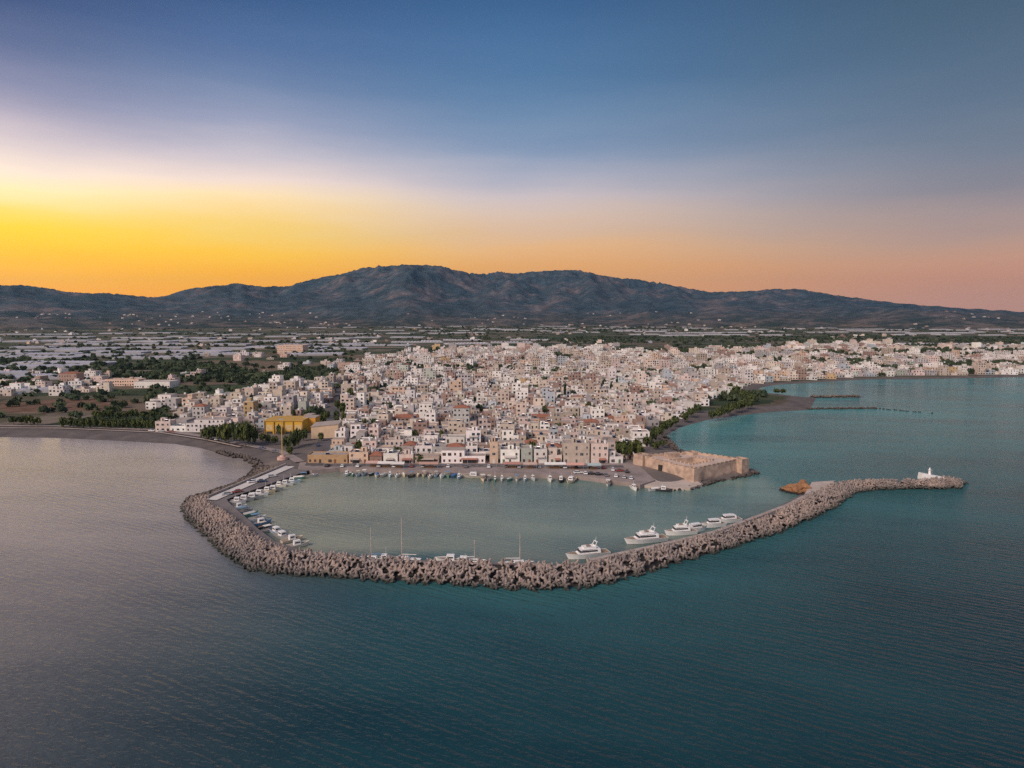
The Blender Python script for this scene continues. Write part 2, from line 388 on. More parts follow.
brown_zones = [[g2(*p, 2) for p in q] for q in ([(0, 402), (95, 398), (140, 402), (100, 410), (0, 413)], [(150, 318.8), (215, 318.4), (225, 322), (140, 322.5)], [(300, 320), (420, 319.5), (410, 323), (310, 323)])]
def coast_sd(X, Y):
    d = np.full(X.shape, 1e9); n = len(coast)
    for i in range(n): d = np.minimum(d, seg_dist(X, Y, coast[i], coast[(i + 1) % n]))
    sd = np.where(in_poly(X, Y, coast), d, -d)
    for a, b, r in spurs: sd = np.maximum(sd, r - seg_dist(X, Y, a, b))
    return sd
def axis(lo, a, b, hi, step, grow, mx):
    core = list(np.arange(a, b + 0.1, step)); l, r = [], []
    s, x = step, b
    while x < hi: s = min(s * grow, mx); x += s; r.append(x)
    s, x = step, a
    while x > lo: s = min(s * grow, mx); x -= s; l.append(x)
    return np.array(l[::-1] + core + r)
def grid_mesh(name, xs, ys, Z, mat, attrs=(), smooth=True):
    X, Y = np.meshgrid(xs, ys); nx, ny = len(xs), len(ys)
    me = bpy.data.meshes.new(name)
    idx = np.arange(nx * ny).reshape(ny, nx)
    f = np.stack([idx[:-1, :-1], idx[:-1, 1:], idx[1:, 1:], idx[1:, :-1]], -1).reshape(-1, 4)
    fill_mesh(me, np.stack([X, Y, Z], -1).reshape(-1, 3), f)
    for an, av in attrs:
        at = me.attributes.new(an, 'FLOAT', 'POINT'); at.data.foreach_set('value', av.astype(np.float32).ravel())
    me.materials.append(mat)
    if smooth: me.polygons.foreach_set('use_smooth', np.ones(len(f), bool))
    return me
def fill_mesh(me, v, f):
    """numpy verts (n,3) and quads (m,4)"""
    v = np.asarray(v, np.float32); f = np.asarray(f, np.int32); k = f.shape[1]
    me.vertices.add(len(v)); me.vertices.foreach_set('co', v.ravel())
    me.loops.add(f.size); me.loops.foreach_set('vertex_index', f.ravel())
    me.polygons.add(len(f)); me.polygons.foreach_set('loop_start', np.arange(0, f.size, k, dtype=np.int32))
    me.polygons.foreach_set('use_smooth', np.zeros(len(f), bool))
    me.update(calc_edges=True)

xs = axis(-11500, -520, 720, 11500, 4, 1.05, 140); ys = axis(300, 310, 900, 13500, 4, 1.03, 90)
X, Y = np.meshgrid(xs, ys); SD = coast_sd(X, Y)
Z = np.clip(SD * 0.13, -3, LAND_Z) + np.where(SD > 8, (fbm(X / 60, Y / 60, 3) - 0.5) * 0.5 * np.clip((SD - 8) / 60, 0, 1), 0)
Z += np.clip((Y - 2600) * 0.004, 0, 14)
inT = in_poly(X, Y, town).astype(float)
brown = np.zeros_like(X)
for q in brown_zones: brown = np.maximum(brown, in_poly(X, Y, q).astype(float))
sandw = np.where(X < -120, 30.0, np.where((X > 120) & (Y < 700), 26.0, 14.0)) + (fbm(X / 25, Y / 25, 3, 5) - 0.5) * 10
sand = np.clip((sandw - SD) / 4, 0, 1) * ((X < -140) | (X > 118) | (Y > 400))
townA = np.clip(inT + ((np.abs(X) < 200) & (Y < 470)), 0, 1)
tag(link('land', grid_mesh('land', xs, ys, Z, land_mat(), [('town', townA), ('brown', brown), ('sand', sand)])), kind='structure', label='flat coastal plain of fields, beach and town ground')

# sea: a fine sheet carrying water tints and a painted sky sheen, large enough to pass the frame everywhere
xs2 = axis(-11500, -600, 900, 11500, 10, 1.08, 300); ys2 = axis(-2500, 60, 1000, 13500, 10, 1.1, 400)
X2, Y2 = np.meshgrid(xs2, ys2); SD2 = coast_sd(X2, Y2)
inner_px = [(312, 472), (226, 502), (258, 530), (292, 548), (414, 556), (517, 560), (590, 558), (622, 552), (667, 541), (714, 531), (750, 518), (802, 499), (780, 485), (752, 475), (700, 484), (640, 487), (611, 480), (531, 477)]
harb = [g2(*p) for p in inner_px]
hin = in_poly(X2, Y2, harb).astype(float)
hd = np.full(X2.shape, 1e9)
for i in range(len(harb)): hd = np.minimum(hd, seg_dist(X2, Y2, harb[i], harb[(i + 1) % len(harb)]))
ruffle = 0.46 + 0.54 * np.clip((X2 + 0.30 * Y2) / 170, 0, 1) + 0.25 * np.clip((230 - Y2) / 120, 0, 1)
ruffle = np.clip(np.where(hin > 0, 0.65, 0.35 * np.clip((X2 - 60) / 100, 0, 1) + ruffle * 1.25 + 0.25 * np.clip((260 - Y2) / 150, 0, 1)), 0, 1.6)
shallow = np.clip(np.exp(SD2 / 45.0), 0, 1) * np.where(X2 < -100, 0.2, 0.25) + 0.45 * hin * np.clip(hd / 12, 0, 1) + 0.72 * np.clip((X2 + 60) / 160, 0, 1) * np.clip((Y2 - 140) / 320, 0, 1)
bwl = [g2(*p, 0) for p in [(181, 509), (208, 539), (249, 571), (333, 580), (447, 587), (552, 592), (637, 577), (726, 550), (808, 521), (856, 493), (960, 486)]]
bd = np.full(X2.shape, 1e9)
for a_, b_ in zip(bwl[:-1], bwl[1:]): bd = np.minimum(bd, seg_dist(X2, Y2, a_, b_))
shallow = np.maximum(shallow, np.exp(-bd / 45.0) * 0.42 * np.clip((X2 + 110) / 80, 0, 1))
painted_sheen = np.clip((-X2 - 25) / 120, 0, 1); painted_sheen = painted_sheen * painted_sheen * (3 - 2 * painted_sheen) * np.clip((Y2 - 40) / 260, 0.40, 1.0) * (1 - hin)  # mask of the painted sky sheen, stronger towards the left
silt = hin * (0.95 - 0.55 * np.clip((X2 + 120) / 190, 0, 1))
tag(link('sea', grid_mesh('sea', xs2, ys2, np.zeros_like(X2), M_sea, [('shallow', np.clip(shallow, 0, 1)), ('ruffle', ruffle), ('painted_sheen', painted_sheen), ('silt', silt)])), kind='structure', label='calm rippled sea round the harbour')

# mountains: ridge heights from their true angular height, at 8 to 10 km
ridge = [(-700, 290), (-300, 286), (-100, 283), (0, 286), (30, 287), (70, 293), (110, 294), (155, 298), (168, 298.5), (185, 294), (210, 288), (240, 284), (265, 287), (290, 287), (310, 281), (340, 275), (365, 269), (395, 266),
         (430, 267), (455, 272), (480, 275), (500, 273), (520, 274), (545, 272), (575, 271), (600, 276), (640, 281), (680, 288), (715, 293), (745, 292), (775, 289), (800, 290), (830, 295), (870, 301), (910, 305), (960, 309), (1000, 311), (1024, 312), (1150, 313), (1700, 313)]
rx = np.array([p[0] for p in ridge], float); ry = np.array([p[1] for p in ridge], float)
az = np.radians(np.linspace(-52, 52, 900)); rr = np.concatenate([np.linspace(4300, 9800, 150), np.linspace(9860, 13200, 22)])
AZ, RR = np.meshgrid(az, rr, indexing='ij'); MX, MY = RR * np.sin(AZ), RR * np.cos(AZ)
pxa = 512 + FPX / math.cos(PITCH) * np.tan(az)
tanE = (HORIZON - np.interp(pxa, rx, ry)) / FPX * np.cos(az) + (fbm(az * 90, az * 0, 3, 3) - 0.5) * 0.0028
RID = 8600 + 900 * (fbm(az * 6, az * 0 + 3, 2, 9) - 0.5)
t = np.clip((RR - 4500) / (RID[:, None] - 4500), 0, 1.0); back = np.clip((RR - RID[:, None]) / 3500, 0, 1)
base = (0.10 * np.clip(t * 4, 0, 1) + 0.90 * t ** 1.7) * (1 - back) ** 1.3
nz = fbm(MX / 1250, MY / 1900, 6, 21, True); nz2 = fbm(MX / 330, MY / 700, 5, 33, True)
raw = base * (0.35 + 0.85 * nz + 0.30 * (nz2 - 0.5)) + 1e-4
sc = np.min((tanE[:, None] * RR + CAM_H - 2) / raw, axis=1)
ker = np.ones(5) / 5; sc = np.convolve(np.pad(sc, 2, mode='edge'), ker, 'valid')
MZ = raw * sc[:, None]
hills = 1.0 * np.clip((RR - 4300) / 600, 0, 1) * np.clip((9000 - RR) / 3000, 0, 1)
MZ = MZ + hills * 190 * np.clip(fbm(MX / 700, MY / 800, 5, 44) - 0.36, 0, 1) ** 1.2 - 3 + np.clip((RR - 4300) / 400, 0, 1) * 6
me = bpy.data.meshes.new('mountains'); na, nr = AZ.shape; idx = np.arange(na * nr).reshape(na, nr)
fill_mesh(me, np.stack([MX, MY, MZ], -1).reshape(-1, 3), np.stack([idx[:-1, :-1], idx[:-1, 1:], idx[1:, 1:], idx[1:, :-1]], -1).reshape(-1, 4)[:, ::-1])
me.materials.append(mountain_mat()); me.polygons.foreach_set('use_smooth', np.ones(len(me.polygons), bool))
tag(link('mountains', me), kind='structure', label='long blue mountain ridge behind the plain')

# haze: one closed box of even thin air
hz = MB(); hz.box((0, 5500, -5), (23600, 17000, 830), bottom=True)
mh = bpy.data.materials.new('thin_air'); mh.use_nodes = True; hn, hl = mh.node_tree.nodes, mh.node_tree.links; hn.clear()
ho = hn.new('ShaderNodeOutputMaterial'); hv = hn.new('ShaderNodeVolumePrincipled')
hv.inputs['Color'].default_value = (0.42, 0.72, 1.0, 1); hv.inputs['Density'].default_value = 3.1e-5; hv.inputs['Anisotropy'].default_value = 0.55
hl.new(hv.outputs[0], ho.inputs['Volume'])
tag(link('haze', hz.mesh('haze', [mh])), kind='stuff', label='thin bluish evening haze over the plain', cat='haze')

# ------------------------------------------------------------------ quay and breakwater
quay_edge = [(298, 468), (312, 470.5), (340, 468), (400, 470), (461, 471.5), (531, 474), (578, 475.5), (611, 480), (634, 483), (640, 485)]
qp = [g2(*p, 2.05) for p in quay_edge] + [g2(655, 480, 2.05), (66, 359), (60, 366), g2(300, 462, 2.05)]
q = MB(); q.prism(qp, -2, 2.12, 0, 0)
tag(link('quay', q.mesh('quay', [M_quay])), kind='structure', label='paved harbour quay in front of the houses')
# asphalt lane along the quay, kerb and painted line
def strip_poly(pts, w):
    L, Rr = [], []
    for i, p in enumerate(pts):
        a = Vector(pts[max(i - 1, 0)]); b = Vector(pts[min(i + 1, len(pts) - 1)]); d = (b - a).normalized(); n = Vector((-d.y, d.x)) * w / 2
        L.append((p[0] + n.x, p[1] + n.y)); Rr.append((p[0] - n.x, p[1] - n.y))
    return L, Rr
def strip(name, pts, w, z, mat, label=None, kind='structure'):
    L, Rr = strip_poly(pts, w); m = MB()
    for i in range(len(pts) - 1): m.quad([(*Rr[i], z), (*Rr[i + 1], z), (*L[i + 1], z), (*L[i], z)])
    return tag(link(name, m.mesh(name, [mat])), kind=kind, label=label)
quay_road = [(-105, 353), (-60, 352.5), (0, 351), (40, 349.5), (58, 349)]
strip('road', quay_road, 6.0, 2.14, M_asphalt, 'asphalt lane running along the quay')
avenue = [(-104, 352), (-112, 400), (-128, 470), (-146, 560), (-172, 680), (-190, 780)]
strip('avenue', avenue, 9.0, 2.30, M_asphalt, 'straight main avenue between the houses')
m = MB()
for i in range(36):
    x = -102 + i * 4.4; y = float(np.interp(x, [p[0] for p in quay_road], [p[1] for p in quay_road])); m.box((x, y, 2.145), (2.0, 0.18, 0.012))
tag(link('road_markings', m.mesh('road_markings', [M_line])), kind='structure')
strip('kerb', [(x, y - 3.4) for x, y in quay_road], 0.3, 2.26, M_cap)
# beach road at the far left and its pale kerb
strip('beach_road', [g2(*p, 2.3) for p in [(-60, 425.5), (60, 426), (160, 430), (205, 436.5), (248, 445), (283, 452), (300, 462)]], 5.5, 2.42, M_quay, 'narrow road behind the grey beach')
strip('beach_path', [g2(*p, 2.4) for p in [(-60, 427.8), (60, 428.3), (160, 432.5), (205, 439.5), (240, 447)]], 1.6, 2.55, M_cap, 'pale kerb path between road and beach')

ST = [((256, 466), (280, 466), 2.2, (309, 470.5)), ((244, 478), (262, 474), 2.2, (284, 479)), ((228, 486), (243, 482), 2.2, (259, 488)), ((208, 492), (222, 490), 2.2, (241, 494)), ((188, 498), (207, 497), 2.4, (227, 499.5)),
      ((181, 509), (205, 501), 3.0, (228, 502)), ((185, 519), (208, 502.5), 3.5, (230, 504)), ((208, 539), (221, 510), 3.8, (244, 516)), ((223, 554), (236, 521), 3.8, (258, 529)), ((249, 571), (258, 537), 3.9, (274, 541)),
      ((282, 576), (287, 549), 4.2, None), ((333, 578), (330, 553), 4.6, None), ((376, 582), (376, 557), 4.8, None), ((414, 584), (414, 558), 4.8, None), ((447, 586), (447, 559), 4.8, None), ((517, 591), (517, 561), 4.8, None),
      ((552, 592), (550, 563), 4.8, None), ((599, 588), (590, 561), 4.8, None), ((637, 577), (622, 554), 4.8, None), ((674, 565), (667, 544), 4.8, None), ((726, 550), (714, 533), 4.8, None), ((778, 534), (750, 520), 4.6, None),
      ((808, 521), (790, 505), 4.4, None), ((837, 508), (815, 492), 4.2, None), ((856, 493), (834, 484), 4.2, None), ((880, 490), (856, 480.5), 4.2, None), ((915, 489), (902, 480), 4.2, None), ((945, 489.5), (930, 479), 4.4, None), ((967, 483), (948, 478), 3.8, None)]
sO, sC, sQ, sZ = [], [], [], []
for i, (o, c, zc, qq) in enumerate(ST):
    sO.append(Vector(g2(*o, 0))); sC.append(Vector(g2(*c, zc))); sZ.append(zc)
    sQ.append(Vector(g2(*qq, 1.8)) if qq else None)
for i in range(len(ST)):
    if sQ[i] is None:
        a, b = sC[max(i - 1, 0)], sC[min(i + 1, len(ST) - 1)]; d = (b - a).normalized(); n = Vector((-d.y, d.x))
        if n.dot(sC[i] - sO[i]) < 0: n = -n
        sQ[i] = sC[i] + n * (6.0 if i < 24 else 7.0)
core = MB(); rO, rC, rW, rQ = [], [], [], []
top_road, quay_top = MB(), []
for i in range(len(ST)):
    o, c, q_, zc = sO[i], sC[i], sQ[i], sZ[i]
    far = i >= 24
    core_z = max(zc - 1.3, 1.2)
    out = (o - c).normalized() * 1.5
    rO.append((o.x + out.x, o.y + out.y, -2.0)); rC.append((c.x, c.y, core_z))
    k = 0.12
    w = c.lerp(q_, 0.25); rW.append((w.x, w.y, core_z if far else 1.75)); rQ.append((q_.x, q_.y, -0.6 if far else 1.75))
bed = [(p[0], p[1], -2.0) for p in rQ]
core.loft([list(t_) for t_ in zip(rO, rC, rW, rQ, bed)], 0)
bw = link('breakwater', core.mesh('breakwater', [M_rubble]))
tag(bw, 'long curved rubble breakwater enclosing the harbour', 'breakwater')
# harbour-side quay deck on the breakwater
dk = MB(); dl = [(*(sC[i] + (sC[i] - sO[i]).normalized() * 0.6), 1.95) for i in range(0, 24)]; dq = [(sQ[i].x, sQ[i].y, 1.95) for i in range(0, 24)]
dk.loft([[a, b, (b[0], b[1], -1.5)] for a, b in zip(dl, dq)], 0)
deck = link('quay_deck', dk.mesh('quay_deck', [simple('worn_deck', (0.19, 0.165, 0.16), 0.9, 0.35, 0.2)]), bw)
# crest wall of the right arm
cw = MB(); rings = []
for i in range(17, 24):
    n = (sC[i] - sO[i]).normalized(); a = sC[i] - n * 0.2; b = sC[i] + n * 1.6; z1 = sZ[i] + 0.15
    rings.append([(a.x, a.y, 1), (a.x, a.y, z1), (b.x, b.y, z1), (b.x, b.y, 1)])
cw.loft(rings, 0, False, True, True); link('crest_wall', cw.mesh('crest_wall', [simple('stained_concrete', (0.42, 0.355, 0.315), 0.95, 0.5, 0.4)]), bw)
# light concrete lane on the left arm
lane = [g2(290, 466.2, 2.2), g2(211, 499.8, 2.2)]
strip('lane', lane, 5.2, 2.24, M_lightroad, 'pale concrete lane along the left arm of the breakwater')
pw = MB(); a, b = Vector(g2(286.5, 464.2, 2.2)), Vector(g2(207, 497.2, 2.2)); d = b - a
pw.box(((a.x + b.x) / 2, (a.y + b.y) / 2, 1.9), (d.length, 0.5, 1.0), math.atan2(d.y, d.x))
tag(link('parapet_wall', pw.mesh('parapet_wall', [M_cap])), 'low pale parapet wall beside the concrete lane', 'wall')
# concrete apron at the bend of the right arm
ap = MB(); ap.prism([g2(*p, 2.3) for p in [(801, 500), (812, 482), (835, 480.5), (832, 484), (822, 490), (812, 498)]], -1.5, 2.3)
tag(link('concrete_apron', ap.mesh('concrete_apron', [M_cap])), 'flat pale concrete apron at the bend of the breakwater', 'apron')

# ---- tetrapods
def tetrapod_mesh(name, seed):
    r = random.Random(seed); mb = MB()
    dirs = [Vector((0, 0, 1)), Vector((0.943, 0, -0.333)), Vector((-0.471, 0.816, -0.333)), Vector((-0.471, -0.816, -0.333))]
    for d in dirs:
        mb.cyl(-d * 0.1, d * 1.06, 0.36, 0.21, 7, caps=True)
    return mb.mesh(name, [M_conc])
def boulder_mesh(name, seed, mat):
    import bmesh
    r = random.Random(seed); bm = bmesh.new(); bmesh.ops.create_icosphere(bm, subdivisions=2, radius=1)
    pl = [(Vector((r.gauss(0, 1), r.gauss(0, 1), r.gauss(0, 1))).normalized(), r.uniform(0.55, 0.85)) for _ in range(9)]
    for v in bm.verts:
        for n, d in pl:
            k = v.co.dot(n)
            if k > d: v.co -= n * (k - d)
        v.co = Vector((v.co.x * 1.15, v.co.y * 0.95, v.co.z * 0.85))
    me = bpy.data.meshes.new(name); bm.to_mesh(me); bm.free(); me.materials.append(mat); return me
tetra = tetrapod_mesh('tetrapod', 1)
boulders = [boulder_mesh('boulder', 10 + i, M_rock) for i in range(5)]
def mesh_np(me):
    v = np.empty(len(me.vertices) * 3, np.float32); me.vertices.foreach_get('co', v); return v.reshape(-1, 3), [tuple(p.vertices) for p in me.polygons]
place_t, place_b = [], []
def slope_pt(i, u, s):
    o, c = sO[i].lerp(sO[i + 1], u), sC[i].lerp(sC[i + 1], u); zc = sZ[i] * (1 - u) + sZ[i + 1] * u
    p = o.lerp(c, s); z = -0.4 + (zc - 0.5) * min(1, s * 1.12) ** 0.8
    return p.x, p.y, z
for i in range(len(ST) - 1):
    L = ((sO[i] - sO[i + 1]).length + (sC[i] - sC[i + 1]).length) / 2
    W = ((sO[i] - sC[i]).length + (sO[i + 1] - sC[i + 1]).length) / 2
    kind = 'b' if i < 4 else 't'
    n = int(L * W * (0.50 if kind == 't' else 0.45))
    for k in range(n):
        u = random.random(); s = random.random() * 1.04
        x, y, z = slope_pt(i, u, s)
        (place_t if kind == 't' else place_b).append((x, y, z, i))
    if i >= 24:      # far side of the pier head
        for k in range(int(L * 6 * 0.4)):
            u, s = random.random(), random.random(); c = sC[i].lerp(sC[i + 1], u); q_ = sQ[i].lerp(sQ[i + 1], u); p = c.lerp(q_, s)
            place_t.append((p.x, p.y, (sZ[i] - 0.4) * (1 - s) - 0.2, i))
# round head of the pier
hc = sC[-1]; 
for k in range(70):
    a = random.uniform(0, 2 * math.pi); r_ = 7.5 * math.sqrt(random.random()); place_t.append((hc.x - 1 + r_ * math.cos(a), hc.y + 1 + r_ * math.sin(a) * 0.8, 3.4 * (1 - r_ / 8.2), 28))
def rand_rot():
    q_ = Vector((random.gauss(0, 1), random.gauss(0, 1), random.gauss(0, 1), random.gauss(0, 1)))
    from mathutils import Quaternion
    return Quaternion(q_).normalized().to_euler()
place_t.sort(key=lambda p: math.hypot(p[0], p[1]))
def tet_rot():
    if random.random() < 0.55:
        from mathutils import Euler
        return Euler((random.gauss(0, 0.28), random.gauss(0, 0.28), random.uniform(0, 6.28)))
    return rand_rot()
def section(i):
    if i < 10: return 'left bend', 'concrete tetrapods on the left bend'
    if i < 17: return 'middle stretch', 'concrete tetrapods on the middle stretch'
    return 'right arm', 'concrete tetrapods on the right arm'
def merged(name, items, mats, srcs):
    """items: (src index, loc, euler, scale) -> one mesh"""
    vs, fs, off = [], [], 0
    cache = [mesh_np(s) for s in srcs]
    for k, loc, e, s in items:
        v, f = cache[k]; M = np.array(e.to_matrix(), np.float32) * s
        vs.append(v @ M.T + np.array(loc, np.float32)); fs += [tuple(a + off for a in p) for p in f]; off += len(v)
    me = bpy.data.meshes.new(name); me.from_pydata(np.concatenate(vs).tolist(), [], fs)
    for m_ in mats: me.materials.append(m_)
    me.update(); return me
rest = []
TS = 1.32
for k, (x, y, z, i) in enumerate(place_t):
    s = TS * random.uniform(0.85, 1.12)
    if k < 300:
        o = link('tetrapod', tetra, None, (x, y, z + 0.3)); o.rotation_euler = tet_rot(); o.scale = (s, s, s)
        sec, gr = section(i)
        tag(o, f'grey brown concrete tetrapod piled on the seaward slope at the {sec} of the breakwater', 'tetrapod', gr)
    else: rest.append((0, (x, y, z + 0.3), tet_rot(), s))
tag(link('tetrapod_mass', merged('tetrapod_mass', rest, [M_conc], [tetra])), 'dense pile of concrete tetrapods armouring the breakwater', 'tetrapods', None, 'stuff')
items = [(random.randrange(5), (x, y, z + 0.2), rand_rot(), random.uniform(0.8, 1.5)) for x, y, z, i in place_b]
# rocks along the little bay north of the breakwater root and on the castle foot and spurs
def scatter_line(pts, w, dens, zb, smin, smax):
    for a, b in zip(pts[:-1], pts[1:]):
        a, b = Vector(a), Vector(b); L = (b - a).length; n = Vector((-(b - a).y, (b - a).x)).normalized()
        for _ in range(int(L * w * dens)):
            p = a.lerp(b, random.random()) + n * random.uniform(-w / 2, w / 2)
            items.append((random.randrange(5), (p.x, p.y, zb + random.uniform(-0.3, 0.4)), rand_rot(), random.uniform(smin, smax)))
scatter_line([g2(*p) for p in [(218, 452), (230, 455.5), (246, 459), (257, 464), (258, 468)]], 5, 0.35, 0.6, 0.7, 1.5)
scatter_line([g2(*p) for p in [(663, 490), (689, 489.5), (704, 485), (752, 474.8), (762, 472.8)]], 3.5, 0.45, 0.4, 0.5, 1.1)
scatter_line([g2(*p) for p in [(806, 409.2), (876, 408.6)]], 5, 0.28, 0.4, 0.8, 1.6)
scatter_line([g2(*p) for p in [(876, 408.6), (932, 413.5)]], 3, 0.16, 0.0, 0.6, 1.2)
scatter_line([g2(*p) for p in [(812, 397.6), (860, 397)]], 7, 0.25, 1.0, 0.9, 1.8)
scatter_line([(104, 372), (98, 407), (100, 448)], 5, 0.3, 0.6, 0.7, 1.4)
tag(link('shore_rocks', merged('shore_rocks', items, [M_rock], boulders)), 'rough grey armour rocks lining the shore', 'rocks', None, 'stuff')

# ---- rock islet by the bend
import bmesh
bm = bmesh.new(); bmesh.ops.create_icosphere(bm, subdivisions=5, radius=1)
ic = Vector(g(799, 491.5, 0))
from mathutils import noise as mnoise
for v in bm.verts:
    n1 = mnoise.fractal(v.co * 1.7 + Vector((3, 1, 7)), 1.0, 2.0, 5); n2 = mnoise.noise(v.co * 5)
    v.co *= 1 + 0.42 * n1 + 0.20 * n2 + 0.10 * mnoise.noise(v.co * 11)
    pk = 1.0 + 0.9 * math.exp(-((v.co.x - 0.25) ** 2 + v.co.y ** 2) * 5)
    v.co = Vector((v.co.x * 7.2, v.co.y * 6.0, v.co.z * 2.6 * pk))
me = bpy.data.meshes.new('rock_islet'); bm.to_mesh(me); bm.free(); me.materials.append(M_islet); me.materials.append(M_rubble)
for p in me.polygons: p.material_index = 1 if p.center.z < 0.75 else 0
isl = tag(link('rock_islet', me, None, ic), 'small ochre rock islet inside the bend of the breakwater', 'islet')

# ---- beacon on the pier head
bp = Vector(g(932, 477.5, 4.0))
bc = thing('harbour_beacon', 'white harbour beacon on a sloping block at the tip of the breakwater', 'beacon', bp); bc.scale = (0.85, 0.85, 0.78)
m = MB(); m.loft([[(-7, -2, -1), (6, -2, -1), (6, 2, -1), (-7, 2, -1)], [(-6.6, -1.8, 3.0), (5.5, -1.8, 0.5), (5.5, 1.8, 0.5), (-6.6, 1.8, 3.0)]], 0, True, False, True)
link('base', m.mesh('beacon_base', [M_white]), bc)
m = MB(); m.cyl((-1.5, 0, 1.0), (-1.5, 0, 4.6), 0.75, 0.55, 12); m.cyl((-1.5, 0, 4.6), (-1.5, 0, 4.8), 0.95, 0.95, 12)
link('tower', m.mesh('beacon_tower', [M_white], False), bc)
m = MB(); m.cyl((-1.5, 0, 4.8), (-1.5, 0, 5.7), 0.38, 0.38, 10); m.cyl((-1.5, 0, 5.7), (-1.5, 0, 6.1), 0.45, 0.08, 10)
link('lantern', m.mesh('beacon_lantern', [M_white]), bc)
m = MB(); m.cyl((-0.2, 0, 2.2), (-0.2, 0, 4.4), 0.12, 0.08, 6); m.box((-0.2, 0, 4.0), (0.9, 0.2, 0.6)); link('sign_post', m.mesh('sign_post', [M_metal]), bc)

# ------------------------------------------------------------------ fortress
F = [Vector((67, 354)), Vector((86.5, 320.5)), Vector((118.5, 345)), Vector((97, 363))]     # left, front, right, back corners
FZ, FT = 1.6, 7.2
cen = sum(F, Vector((0, 0))) / 4
def inset(poly, d):
    out = []; n = len(poly)
    for i in range(n):
        a, b, c = poly[i - 1], poly[i], poly[(i + 1) % n]
        u, w = (b - a).normalized(), (c - b).normalized(); nu, nw = Vector((-u.y, u.x)), Vector((-w.y, w.x))
        bis = (nu + nw).normalized(); out.append(b + bis * d / max(0.3, bis.dot(nu)))
    return out
fort = thing('fortress', 'square ochre stone fortress with battered walls standing at the harbour mouth', 'fortress', (0, 0, 0))
F_top, F_in, F_court = inset(F, 0.8), inset(F, 1.5), inset(F, 9.0)
def ring(poly, z): return [(p.x, p.y, z) for p in poly]
m = MB(); m.loft([ring(F, FZ - 2.5), ring(F, FZ), ring(F_top, FT)], 0, True)
link('curtain_wall', m.mesh('curtain_wall', [M_fort]), fort)
m = MB(); m.loft([ring(F_top, FT), ring(F_in, FT), ring(F_in, FT - 1.0)], 0, True); link('parapet', m.mesh('parapet', [M_fort]), fort)
m = MB(); m.loft([ring(F_in, FT - 1.0), ring(F_court, FT - 1.0)], 0, True); link('terrace', m.mesh('terrace', [M_fortfloor]), fort)
m = MB(); m.loft([ring(F_court, FT - 1.0), ring(F_court, 3.2)], 0, True); m.quad(ring(F_court, 3.2)); link('courtyard', m.mesh('courtyard', [M_fort]), fort)
# corner bastions
def bastion(c, sx, sy, rot, h):
    mb = MB(); mb.box((c.x, c.y, FZ - 2.5), (sx, sy, h + 2.5), rot, taper=1.0); mb2 = mb
    return mb
for c, s, h in ((F[2] - Vector((1.5, 0.6)), 6.2, FT - FZ + 0.4), (F[1] + Vector((0.6, 2.0)), 5.2, FT - FZ + 0.35), (F[0] + Vector((1.6, 0.2)), 6.5, FT - FZ + 0.5), (F[3] - Vector((0.2, 2.0)), 6.0, FT - FZ + 0.4)):
    u = (F[2] - F[1]); rot = math.atan2(u.y, u.x); mb = MB()
    for z0, z1, k0, k1 in ((FZ - 2.5, FZ + h, 1.08, 0.96),):
        pts = lambda k, z: [(c.x + (x * math.cos(rot) - y * math.sin(rot)) * k, c.y + (x * math.sin(rot) + y * math.cos(rot)) * k, z) for x, y in ((-s / 2, -s / 2), (s / 2, -s / 2), (s / 2, s / 2), (-s / 2, s / 2))]
        mb.loft([pts(k0, z0), pts(k1, z1), pts(k1 * 0.8, z1), pts(k1 * 0.8, z1 - 0.7)], 0, True, False, True)
    link('bastion', mb.mesh('bastion', [M_fort]), fort)
# merlons along the two visible walls and the terrace edge
mer = MB()
def along(a, b, n, fn):
    for i in range(n): fn(a.lerp(b, (i + 0.5) / n), math.atan2((b - a).y, (b - a).x))
for a, b, n in ((F_top[1], F_top[2], 11), (F_top[0], F_top[1], 11), (F_top[2], F_top[3], 9), (F_top[3], F_top[0], 9)):
    along(a, b, n, lambda p, r_: mer.box((p.x, p.y, FT + 0.002), (1.9, 0.7, 0.32), r_))
link('battlements', mer.mesh('battlements', [M_fort]), fort)
def post_at(p, r_):
    mb = MB(); mb.box((p.x, p.y, FT - 1.0), (0.9, 0.5, 0.8), r_); link('terrace_post', mb.mesh('terrace_post', [M_fort]), fort)
for a, b, n in ((F_court[0], F_court[1], 6), (F_court[1], F_court[2], 7), (F_court[3], F_court[2], 6)):
    along(a, b, n, post_at)
# gate in the left wall
gm = (F[0].lerp(F[1], 0.42)); r_ = math.atan2((F[1] - F[0]).y, (F[1] - F[0]).x); n_ = Vector((math.sin(r_), -math.cos(r_)))
gt = MB(); gp = gm + n_ * 0.05; gt.box((gp.x, gp.y, FZ + 0.3), (2.4, 0.8, 3.0), r_); link('gate', gt.mesh('gate', [M_rubble]), fort)
m = MB(); pc = F[0].lerp(F[3], 0.45) + Vector((3.5, -5.0)); m.box((pc.x, pc.y, FT - 1.0), (7, 4.2, 2.4), math.atan2((F[3] - F[0]).y, (F[3] - F[0]).x)); link('guard_house', m.mesh('guard_house', [M_fort]), fort)
# shore platform round the fortress
m = MB(); m.prism([g2(*p, 1.2) for p in [(637, 484.5), (663, 487.5), (690, 488), (703, 484), (690, 478), (640, 474)]], -1.5, 1.3)
tag(link('fort_forecourt', m.mesh('fort_forecourt', [M_cap])), kind='structure')

